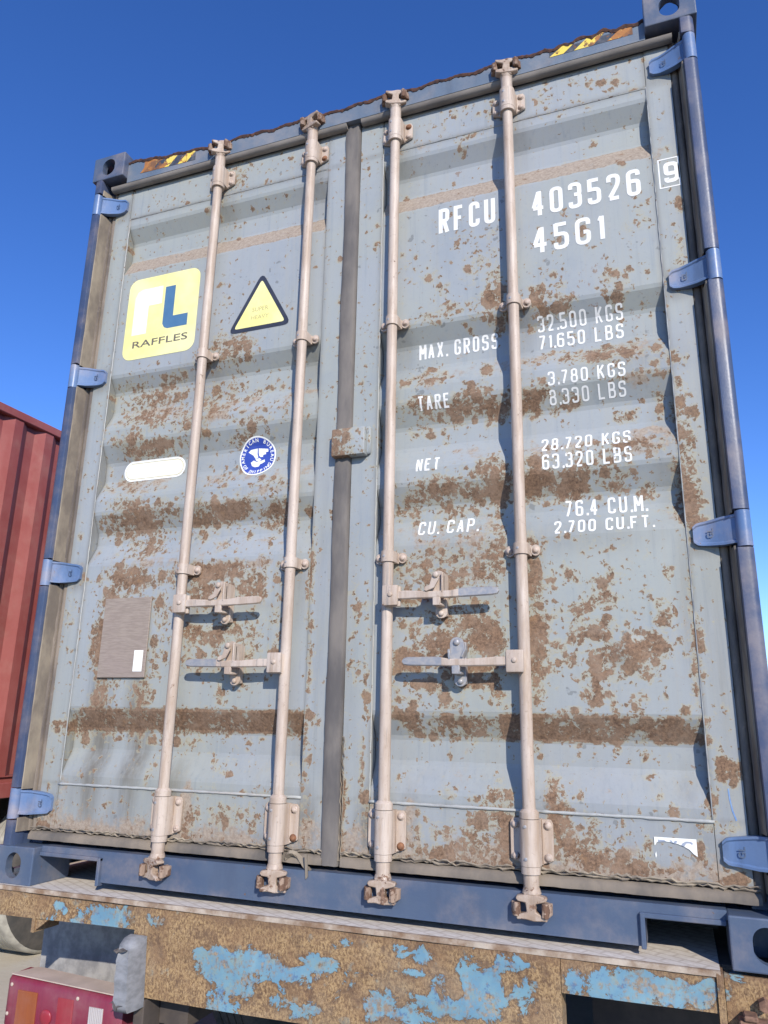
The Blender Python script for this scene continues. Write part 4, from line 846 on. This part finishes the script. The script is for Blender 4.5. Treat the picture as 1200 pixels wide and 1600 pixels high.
def stroke(bm, pts, wd, closed, y):
    n = len(pts); Lf, Rt = [], []
    for i in range(n):
        a = pts[i-1] if (i or closed) else None; c = pts[(i+1) % n] if (i < n-1 or closed) else None; b = pts[i]
        d0 = (b-a).normalized() if a is not None else None; d1 = (c-b).normalized() if c is not None else None
        if d0 is None: d0 = d1
        if d1 is None: d1 = d0
        t = (d0+d1); t = t.normalized() if t.length > 1e-5 else d0
        nn = Vector((-t.y, t.x)); k = min(2.2, 1/max(.35, nn.dot(Vector((-d0.y, d0.x)))))
        Lf.append(b + nn*wd/2*k); Rt.append(b - nn*wd/2*k)
    vl = [bm.verts.new((p.x, y, p.y)) for p in Lf]; vr = [bm.verts.new((p.x, y, p.y)) for p in Rt]
    for i in range(n if closed else n-1):
        j = (i+1) % n
        try: bm.faces.new((vl[i], vl[j], vr[j], vr[i]))
        except ValueError: pass
def letter_line(text, x0, x1, z0, z1, weight=.155, parent=None, gaps=1.0, wf=.50, mat=None):
    h = z1 - z0; adv = []; t = h*weight
    for ch in text:
        adv.append({'.': .30, ' ': .62, '1': .52}.get(ch, 1.0))
    # glyph width and spacing from the total width
    unit = (x1-x0) / (sum(adv) - .30); x = x0; bm = bmesh.new(); li = 0
    def flush():
        nonlocal bm
        for f in bm.faces:
            f.normal_update()
            if f.normal.y > 0: f.normal_flip()
        me = bpy.data.meshes.new('lettering'); bm.to_mesh(me); bm.free(); attrs(me); bm = bmesh.new()
        return link('lettering', me, parent, mat or M_LETTER)
    for ch, a in zip(text, adv):
        if ch == ' ': flush()
        polys, mode = G[ch]; gw = unit*.71*(1.15 if ch == 'M' else 1) if ch not in '.1' else unit*(.2 if ch == '.' else .42)
        for pl in polys:
            P = [(x + t/2 + p[0]*max(1e-4, gw - t), z0 + t/2 + p[1]*(h - t)) for p in pl]
            r = min(gw, h)*.36 if mode >= 0 else 0
            pts = fillet(P, r if mode >= 0 else 0, mode == 1) if mode >= 0 else [Vector(p) for p in P]
            b = bmesh.new(); stroke(b, pts, t, mode == 1, 0); conform(b, .0009 + .00010*(li % 5)); li += 1
            me = bpy.data.meshes.new('t'); b.to_mesh(me); b.free(); bm.from_mesh(me); bpy.data.meshes.remove(me)
        x += a*unit
    return flush()
R = doors[1]
for a in (('RFCU', .327, .529, 2.203, 2.304, .145), ('403526', .653, 1.004, 2.192, 2.292, .145), ('45G1', .652, .877, 2.049, 2.150, .145),
          ('32.500 KGS', .653, .920, 1.780, 1.829, .132), ('71.650 LBS', .653, .918, 1.717, 1.768, .132), ('MAX. GROSS', .245, .520, 1.746, 1.802, .132),
          ('3.780 KGS', .683, .916, 1.570, 1.617, .132), ('8.330 LBS', .683, .913, 1.514, 1.558, .132), ('TARE', .252, .362, 1.545, 1.593, .145),
          ('28.720 KGS', .652, .916, 1.356, 1.404, .132), ('63.320 LBS', .655, .917, 1.294, 1.343, .132), ('NET', .248, .327, 1.329, 1.377, .145),
          ('76.4 CU.M.', .711, .943, 1.149, 1.201, .132), ('2.700 CU.FT.', .681, .959, 1.092, 1.135, .145), ('CU. CAP.', .250, .443, 1.120, 1.169, .132)):
    letter_line(*a[:5], weight=a[5], parent=R)
# check digit in its box, on the door frame
letter_line('9', 1.076, 1.122, 2.210, 2.287, weight=.19, parent=R)
p = Print(); x0, x1, z0, z1, t = 1.060, 1.1235, 2.193, 2.303, .0045
for q in ([(x0, z0), (x1, z0), (x1, z0+t), (x0, z0+t)], [(x0, z1-t), (x1, z1-t), (x1, z1), (x0, z1)], [(x0, z0+t), (x0+t, z0+t), (x0+t, z1-t), (x0, z1-t)], [(x1-t, z0+t), (x1, z0+t), (x1, z1-t), (x1-t, z1-t)]): p.poly(q, M_LETTER, .0009)
p.obj('digit_box', R)

Ld = doors[-1]
def rrect(x0, x1, z0, z1, r, n=6):
    o = []
    for cx, cz, a in ((x1-r, z1-r, 0), (x0+r, z1-r, PI/2), (x0+r, z0+r, PI), (x1-r, z0+r, 1.5*PI)):
        for k in range(n+1): o.append((cx + r*math.cos(a + PI/2*k/n), cz + r*math.sin(a + PI/2*k/n)))
    return o
# yellow logo sticker
p = Print(); p.poly(rrect(-1.003, -.661, 1.921, 2.287, .042), M_STICKY, .0012)
p.poly([(-.968, 2.030), (-.898, 2.030), (-.898, 2.155), (-.835, 2.155), (-.835, 2.235), (-.935, 2.235), (-.957, 2.225), (-.968, 2.20)], M_STICKR, .0016)
p.poly([(-.822, 2.226), (-.774, 2.226), (-.774, 2.088), (-.704, 2.088), (-.704, 2.035), (-.796, 2.035), (-.812, 2.042), (-.822, 2.06)], M_LBLUE, .0016)
me = text_mesh('RAFFLES', .042, bold=.0004); xs_ = [v.co.x for v in me.vertices]; k = .262/(max(xs_)-min(xs_))
p.mesh(me, M_INK, .0017, Matrix.Translation((-.828, 0, 1.972)) @ Matrix.Diagonal((k, 1, 1.0, 1)))
p.obj('logo_sticker', Ld)
# warning triangle
def rtri(k, r):
    c = Vector((-.376, 2.038)); P = [Vector((-.376, 2.20)), Vector((-.512, 1.955)), Vector((-.240, 1.955))]
    P = [c + (q-c)*k for q in P]; return [(q.x, q.y) for q in fillet(P, r, True)]
p = Print(); p.poly(rtri(1.0, .035), M_BLACK, .0012); p.poly(rtri(.80, .014), M_STICKY, .0016)
for s_, z in (('SUPER', 2.034), ('HEAVY', 2.000)):
    p.mesh(text_mesh(s_, .025), M_INKL, .0019, Matrix.Translation((-.376, 0, z)))
p.obj('warning_triangle', Ld)
# pill shaped sticker
p = Print(); p.poly(rrect(-.957, -.677, 1.418, 1.499, .040, 8), M_STICKW, .0012); p.poly(rrect(-.949, -.685, 1.426, 1.491, .032, 8), M_INKL, .0015); p.poly(rrect(-.947, -.687, 1.428, 1.489, .030, 8), M_STICKC, .0018)
p.obj('oblong_sticker', Ld)
# round class badge
bx, bz, br = -.368, 1.460, .0745
p = Print(); circ = lambda r, n=40: [(bx + r*math.cos(2*PI*k/n), bz + r*math.sin(2*PI*k/n)) for k in range(n)]
p.poly(circ(br), M_STICKW, .0012); p.poly(circ(br*.925), M_BADGE, .0015)
def arc_text(s_, rad, size, a_mid, span, flip=False):
    n = len(s_)
    for i, ch in enumerate(s_):
        if ch == ' ': continue
        a = a_mid + span*((i+.5)/n - .5)*(1 if flip else -1)
        p.mesh(text_mesh(ch, size, bold=.0004, res=2), M_STICKW, .0018, Matrix.Translation((bx + rad*math.cos(a), 0, bz + rad*math.sin(a))) @ Matrix.Rotation(-(a - PI/2) if not flip else -(a + PI/2), 4, 'Y') @ Matrix.Translation((0, 0, 0)))
arc_text('AMERICAN BUREAU', br*.73, .0175, PI/2, 3.9); arc_text('OF SHIPPING', br*.88, .0175, -PI/2, 2.2, True)
E_ = lambda pts: p.poly([(bx + x*br, bz + z*br) for x, z in pts], M_STICKW, .0019)
E_([(-.52, .28), (-.40, .40), (-.02, .44), (-.02, .16), (.04, -.04), (-.10, -.10), (-.24, .10)])
E_([(.03, .44), (.30, .40), (.56, .36), (.58, .22), (.44, .20), (.46, .10), (.30, .08), (.30, -.02), (.16, -.02), (.08, .06), (.05, .20)])
E_([(-.12, -.12), (.10, -.06), (.22, -.16), (.10, -.24), (-.02, -.22)])
E_([(-.36, -.26), (-.20, -.16), (-.02, -.26), (.20, -.22), (.40, -.16), (.42, -.28), (.26, -.36), (.16, -.38), (.10, -.50), (-.10, -.52), (-.28, -.44)])
p.obj('round_badge', Ld)
# blue chalk stroke beside the lowest right hinge
b_ = bmesh.new(); stroke(b_, [Vector(q) for q in ((1.089, .398), (1.090, .372), (1.094, .345), (1.101, .322))], .0035, False, 0); conform(b_, .001, False)
me_ = bpy.data.meshes.new('chalk_stroke'); b_.to_mesh(me_); b_.free(); link('chalk_stroke', me_, R, M_LBLUE2)
# placard with small label
pb = MB(); pb.box(-.934, -.732, .059, .0655, .676, .957, .002); pl = pb.obj('placard', M_PLACARD, Ld)
pb = MB(); pb.box(-.781, -.744, .0575, .0588, .697, .770); pb.obj('paper_label', M_STICKW, pl)
# torn sticker low on the right door: only its top edge and right end are left
p = Print()
p.poly([(.902, .2725), (1.003, .2725), (1.003, .232), (.994, .238), (.985, .2475), (.972, .254), (.958, .259), (.940, .2625), (.920, .2635), (.908, .2605), (.9045, .254), (.902, .252)], M_STICKW, .0012)
p.poly([(.902, .232), (.905, .238), (.906, .228), (.903, .222)], M_STICKW, .0012)
p.poly([(.910, .2665), (.926, .2665), (.931, .263), (.912, .2612)], M_GREYPRINT, .0015); p.poly([(.938, .2665), (.944, .2665), (.948, .2610), (.952, .2665), (.958, .2665), (.954, .2588), (.943, .2615)], M_GREYPRINT, .0015)
p.poly([(.966, .2560), (.970, .262), (.978, .2662), (.990, .2662), (.995, .262), (.992, .259), (.986, .2622), (.979, .2615), (.975, .2565), (.974, .2535)], M_GREYPRINT, .0015)
p.obj('torn_sticker', R)
# hazard tape on the header
def hazard(x0, x1, z0f, z1f, stripes, name):
    b = MB(); mats = [M_HAZK, M_HAZY]; lay = .0290
    def quad(a, b_, c, d_, mi, y): 
        vs = [b.bm.verts.new((x, y, z)) for x, z in (a, b_, c, d_)]; f = b.bm.faces.new(vs); f.material_index = mi; f.normal_update()
        if f.normal.y > 0: f.normal_flip()
    quad((x0, z0f(x0)), (x1, z0f(x1)), (x1, z1f(x1)), (x0, z1f(x0)), 0, .0292)
    for a, c in stripes:
        s_ = .045
        quad((a, z0f(a)), (c, z0f(c)), (c+s_, z1f(c+s_)), (a+s_, z1f(a+s_)), 1, .0288)
    o = b.obj(name, mats, header, recalc=False); attrs(o.data); return o
o = hazard(-.972, -.712, lambda x: 2.782 - (x+.85)*.03, lambda x: htop(x)-.004, [(-.990, -.930), (-.895, -.845), (-.800, -.755)], 'hazard_stripe')
o.data.attributes['rust'].data.foreach_set('value', [.85 if v.co.x < -.86 else .35 for v in o.data.vertices])
o = hazard(.742, 1.02, lambda x: 2.792, lambda x: htop(x)-.004, [(.742, .790), (.826, .890), (.935, .980)], 'hazard_stripe')
o.data.attributes['rust'].data.foreach_set('value', [.75 if v.co.x > .88 else .2 for v in o.data.vertices])

# ================================================================ TRAILER UNDER THE CONTAINER
tr = thing('semi_trailer', 'rusty flatbed trailer with flaked blue paint on its rear beam, carrying the grey blue container', 'trailer', (0, 0, Z0), 'container trailers')
def beam_plate(name, x0, x1, z0f, z1f, y, yb, mat=M_BEAM):
    xs = lin(x0, x1, .012); n = 14; V = []; F = []
    for k in range(n+1):
        for x in xs:
            z = z0f(x) + (z1f(x)-z0f(x))*k/n; V.append((x, y + .0025*math.sin(x*7) + .0015*math.sin(z*40+x*11), z))
    nx = len(xs)
    for k in range(n):
        for i in range(nx-1): a = k*nx+i; F.append((a, a+1, a+nx+1, a+nx))
    rim = list(range(nx)) + [k*nx+nx-1 for k in range(1, n+1)] + [n*nx+i for i in range(nx-2, -1, -1)] + [k*nx for k in range(n-1, 0, -1)]
    b0 = len(V)
    for r in rim: V.append((V[r][0], yb, V[r][2]))
    m = len(rim)
    for k in range(m): F.append((rim[k], b0+k, b0+(k+1) % m, rim[(k+1) % m]))
    me = bpy.data.meshes.new(name); me.from_pydata(V, [], F); me.update()
    d = wear(BLUEP, [v[0] for v in V], [v[2] for v in V], 0.0, 1.35); a = me.attributes.new('blue', 'FLOAT', 'POINT'); a.data.foreach_set('value', d.astype(np.float32))
    return link(name, me, tr, mat)
topz = lambda x: -.004 - .002*math.sin(x*5)
beam = beam_plate('rear_beam', -1.22, -.622, lambda x: -.088 - .006*math.sin(x*3), topz, -.006, .06)
mid = beam_plate('rear_beam', -.6205, .662, lambda x: -.252 + .006*(x-.2), topz, -.010, .06)
beam_plate('rear_beam', .6635, 1.019, lambda x: -.090, topz, -.009, .06)
beam_plate('beam_end_plate', 1.0205, 1.036, lambda x: -.30, lambda x: -.004, -.016, .12)
beam_plate('twistlock_bracket', 1.038, 1.24, lambda x: -.16, lambda x: -.010 - .004*(x-1.04)/.2, .012, .10)
b = MB(); b.prism([(-1.013, -.088), (-.958, -.088), (-1.013, -.128)], -.004, .008); b.prismz([(-1.018, -.010), (-1.006, -.010), (-1.006, .10), (-1.018, .10)], -.128, -.075); b.obj('gusset', M_BEAM, tr)
b = MB(); b.box(1.06, 1.24, -.03, .012, -.104, -.092, .003); b.box(1.07, 1.10, -.035, .01, -.0915, -.080, .003); b.cyl((1.118, -.012, -.062), (1.118, .014, -.062), .014, n=6); b.cyl((1.085, -.02, -.115), (1.15, -.02, -.115), .012); b.obj('twistlock_bolt', M_RUSTY, tr)
# lip of the deck plate
b = MB(); rows = []
for x in lin(-1.20, 1.03, .02): rows.append([(x, -.0135 - .002*random.random(), -.013), (x, -.0150 - .002*random.random(), -.001 + .0015*random.random()), (x, .02, .0005), (x, .02, -.013)])
b.loft(rows); b.obj('deck_lip', M_DECKLIP, tr)
b = MB(); b.strip([(x, -.008, .0008) for x in lin(-1.215, 1.03, .05)], [(x, 1.2, .0008) for x in lin(-1.215, 1.03, .05)]); b.obj('deck_plate', M_DECK, tr)
b = MB(); b.box(-1.215, 1.215, .05, .50, -.012, -.0005); b.obj('deck_support', M_DARK, tr)
for x in (-.5, .5):
    b = MB(); b.box(x-.05, x+.05, .06, 11.8, -.34, -.014); b.obj('chassis_rail', M_DARK, tr)
for y in (.62, 2.2, 4.5, 7.0, 9.5):
    b = MB(); b.box(-1.2, 1.2, y, y+.09, -.12, -.014); b.obj('cross_member', M_DARK, tr)
b = MB(); b.box(.70, 1.2, .30, .33, -.36, -.014); b.obj('rear_panel', M_DARK, tr)
# mudguard plate, buffer, tail lamp
b = MB(); b.box(-1.285, -.62, .340, .352, -.46, -.06, .002); b.obj('mudguard_plate', M_MUD, tr)
b = MB(); rows = []
for k in range(15):
    t = k/14; z = -.092 - .186*t; yo = -.085 + .002*math.sin(t*20); e = .030*max(0, 1-t*7)**1.6 + .006*max(0, (t-.93)/.07)
    notch = -.012 if 2 <= k <= 3 else 0
    x0, x1 = -.628 + .006*t, -.568 + .010*t - .0
    rows.append([(x0, -.012, z), (x0+.001, yo*.55+e, z), (x0+.010, yo+e-notch*.6, z), (x0+.028, yo+e-notch, z), (x1-.008, yo+e, z), (x1, yo*.6+e, z), (x1, -.012, z)])
b.loft(rows); 
bf = b.obj('rubber_buffer', M_RUBBER, tr, smooth=True, angle=70)
b = MB()
for z, pts in ((-.118, [(-.626, 0), (-.614, -.008), (-.606, -.002), (-.596, -.004), (-.580, .002), (-.596, .002), (-.606, .004), (-.614, -.002)]), (-.258, [(-.624, .0), (-.612, .006), (-.604, -.010), (-.598, -.014), (-.594, -.004), (-.576, .001), (-.594, .0), (-.600, -.004), (-.606, .004), (-.612, .010)])):
    b.prism([(x, z+dz) for x, dz in pts], -.0895, -.05)
b.obj('split', M_GASKET_BLK, bf)
b = MB(); b.box(-.592, -.556, -.014, .10, -.60, -.262, .003); b.obj('buffer_bracket', M_DARK, tr)
lamp = bpy.data.objects.new('tail_lamp', None); COL.objects.link(lamp); lamp.parent = tr
lx0, lx1, lzt, lzb = -1.092, -.640, -.262, -.415
tilt = lambda x: -.027*(x - lx0)
def lrow(x, e=0): 
    d_ = tilt(x)
    return [(x, .0+e, lzb+d_), (x, -.004+e*.6, lzb+.02+d_), (x, -.004+e*.6, lzt-.012+d_), (x, .001+e*.7, lzt-.004+d_), (x, .009+e*.5, lzt+d_), (x, .09, lzt+.001+d_), (x, .09, lzb+d_)]
b = MB(); b.loft([lrow(lx0, .016), lrow(lx0+.008, .004)] + [lrow(x) for x in lin(lx0+.018, lx1-.01, .05)] + [lrow(lx1, .01)]); b.obj('lens', M_LRED, lamp, smooth=True, angle=50)
b = MB(); b.prismz([(lx0+.006, .006), (lx1, .006), (lx1, .085), (lx0+.05, .095), (lx0+.03, .09)], -.2615, -.2585, M=Matrix.Translation((0, 0, 0)) ); hs = b.obj('housing', M_TAN, lamp)
for v in hs.data.vertices: v.co.z += tilt(v.co.x) + .002
def lens(x0, x1, z0, z1, mat, y=-.0085, ribs=0):
    b = MB(); d_ = tilt((x0+x1)/2)
    if ribs:
        for k in range(ribs):
            xa = x0 + (x1-x0)*k/ribs; b.cyl((xa + .0025, y+.003, z0+d_), (xa + .0025, y+.003, z1+d_), (x1-x0)/ribs*.55, n=8)
    else: b.box(x0, x1, y, .0, z0+d_, z1+d_, .0015)
    return b.obj('lens', mat, lamp)
lens(-1.040, -.962, -.392, -.292, M_LAMB); lens(-.880, -.820, -.43, -.290, M_LRED2, -.0075); lens(-.758, -.706, -.44, -.296, M_LWHI, -.008, 8)
b = MB(); b.dome((-.920, -.005, -.352+tilt(-.92)), .022, .006, 16); b.obj('lens', M_LRED2, lamp, smooth=True)
for x, z in ((-1.07, -.283), (-.806, -.283), (-1.075, -.365)):
    b = MB(); b.dome((x, -.0045, z+tilt(x)), .0055, .003); b.obj('screw', M_TAN, lamp, smooth=True)
def wheel(parent, x0, x1, y, z, r, tyre_mat, side_mat):
    b = MB(); n = 48; wd = x1-x0; prof_ = [(.0, r*.58, 1), (.0, r*.70, 1), (.01, r*.86, 1), (.03, r*.955, 1), (.045, r*.985, 0)]
    gro = []
    for k in range(5):
        c = .055 + (wd-.11)*(k+.5)/5; hw = (wd-.11)/10*.82; gro += [(c-hw, r, 0), (c+hw, r, 0), (c+hw+.002, r-.012, 0), (c+hw+.006, r-.012, 0)]
    prof_ = prof_ + gro[:-2] + [(wd-a, q, m) for a, q, m in prof_[:5][::-1]]
    rows = []
    V = [[b.bm.verts.new((x0+px, y + pr_*math.cos(2*PI*i/n), z + pr_*math.sin(2*PI*i/n))) for i in range(n)] for px, pr_, _ in prof_]
    for k in range(len(V)-1):
        for i in range(n):
            f = b.bm.faces.new((V[k][i], V[k][(i+1) % n], V[k+1][(i+1) % n], V[k+1][i])); f.material_index = 1 if (prof_[k][2] and prof_[k+1][2]) else 0
    wh = bpy.data.objects.new('wheel', None); COL.objects.link(wh); wh.parent = parent
    b.obj('tyre', [tyre_mat, side_mat], wh, angle=30)
    b = MB(); b.cyl((x0+.03, y, z), (x1-.03, y, z), r*.585, n=32); b.cyl((x0-.01, y, z), (x1+.01, y, z), r*.24, n=20); b.obj('rim', M_TAN, wh, angle=40)
for y in (1.75, 3.05):
    for sx in (-1, 1):
        a, c = sorted((sx*1.20, sx*.90)); wheel(tr, a, c, y, -.498, .5, M_TYRED, M_TYRED)
    b = MB(); b.cyl((-.95, y, -.498), (.95, y, -.498), .07); b.obj('axle', M_DARK, tr)
for sx in (-1, 1):
    b = MB(); b.box(sx*.55-.05, sx*.55+.05, 9.0, 9.1, -.99, -.014); b.box(sx*.55-.12, sx*.55+.12, 8.93, 9.17, -1.0, -.985); b.obj('landing_leg', M_DARK, tr)

# ================================================================ RED CONTAINER ON THE TRAILER NEXT DOOR
RXO = -3.12
rc = thing('shipping_container', 'faded red corrugated shipping container standing behind the left edge of the grey blue one', 'container', (0, 0, Z0), 'shipping containers')
RY0, RY1 = -.9, 11.2
corrugated(RXO-.012, 1, RY0+.17, RY1-.17, .150, 2.515, .278, .036, 'side_wall', M_RED, rc)
corrugated(RXO-2.426, -1, RY0+.17, RY1-.17, .150, 2.515, .278, .036, 'side_wall', M_RED, rc)
for xa, xb in ((RXO-.06, RXO), (RXO-2.438, RXO-2.378)):
    b = MB(); b.box(xa, xb, RY0+.178, RY1-.178, 2.515, 2.575, .006); b.obj('top_rail', M_RED, rc)
    b = MB(); b.box(xa, xb, RY0+.178, RY1-.178, .022, .115, .004); b.box(xa+.006, xb-.004, RY0+.178, RY1-.178, .152, .158); b.box(xa+.02, xb-.02, RY0+.178, RY1-.178, .115, .152); b.obj('bottom_rail', M_RED, rc)
for xa in (RXO-.162, RXO-2.438):
    for ya in (RY0, RY1-.178):
        b = MB(); b.box(xa+.01, xa+.152, ya+.01, ya+.168, .118, 2.473); b.obj('corner_post', M_RED, rc)
        for z in (0, 2.473): b = MB(); b.box(xa, xa+.162, ya, ya+.178, z, z+.118, .006); b.obj('corner_casting', M_RED, rc)
b = MB(); b.box(RXO-2.40, RXO-.04, RY0+.05, RY1-.05, 2.545, 2.57); b.obj('roof_panel', M_RED, rc)
b = MB(); b.box(RXO-2.40, RXO-.04, RY0+.05, RY1-.05, .12, .16); b.obj('floor', M_INTERIOR, rc)
for ya in (RY0+.04, RY1-.07): b = MB(); b.box(RXO-2.40, RXO-.04, ya, ya+.03, .10, 2.55); b.obj('end_wall', M_RED, rc)
t2 = thing('semi_trailer', 'dusty trailer under the red container, only one pale tyre showing at the lower left', 'trailer', (0, 0, Z0), 'container trailers')
for x in (-.5, .5):
    b = MB(); b.box(RXO-1.219+x-.05, RXO-1.219+x+.05, RY0+.2, RY1, -.36, -.03); b.obj('chassis_rail', M_DARK, t2)
for y in (RY0+.3, 1.2, 4.5, 7.5, RY1-.3):
    b = MB(); b.box(RXO-2.41, RXO-.03, y, y+.12, -.13, -.002); b.obj('cross_member', M_DARK, t2)
for y in (2.42, 3.72):
    for xa in (RXO-.27, RXO-2.44): wheel(t2, xa, xa+.32, y, -.498, .5, M_TYRE, M_TYRED)
    b = MB(); b.cyl((RXO-2.3, y, -.498), (RXO-.1, y, -.498), .07); b.obj('axle', M_DARK, t2)
for xx in (-.8, .8):
    b = MB(); b.box(RXO-1.219+xx-.05, RXO-1.219+xx+.05, 8.5, 8.6, -.99, -.03); b.box(RXO-1.219+xx-.12, RXO-1.219+xx+.12, 8.43, 8.67, -1.0, -.985); b.obj('landing_leg', M_DARK, t2)
bpy.context.view_layer.update()
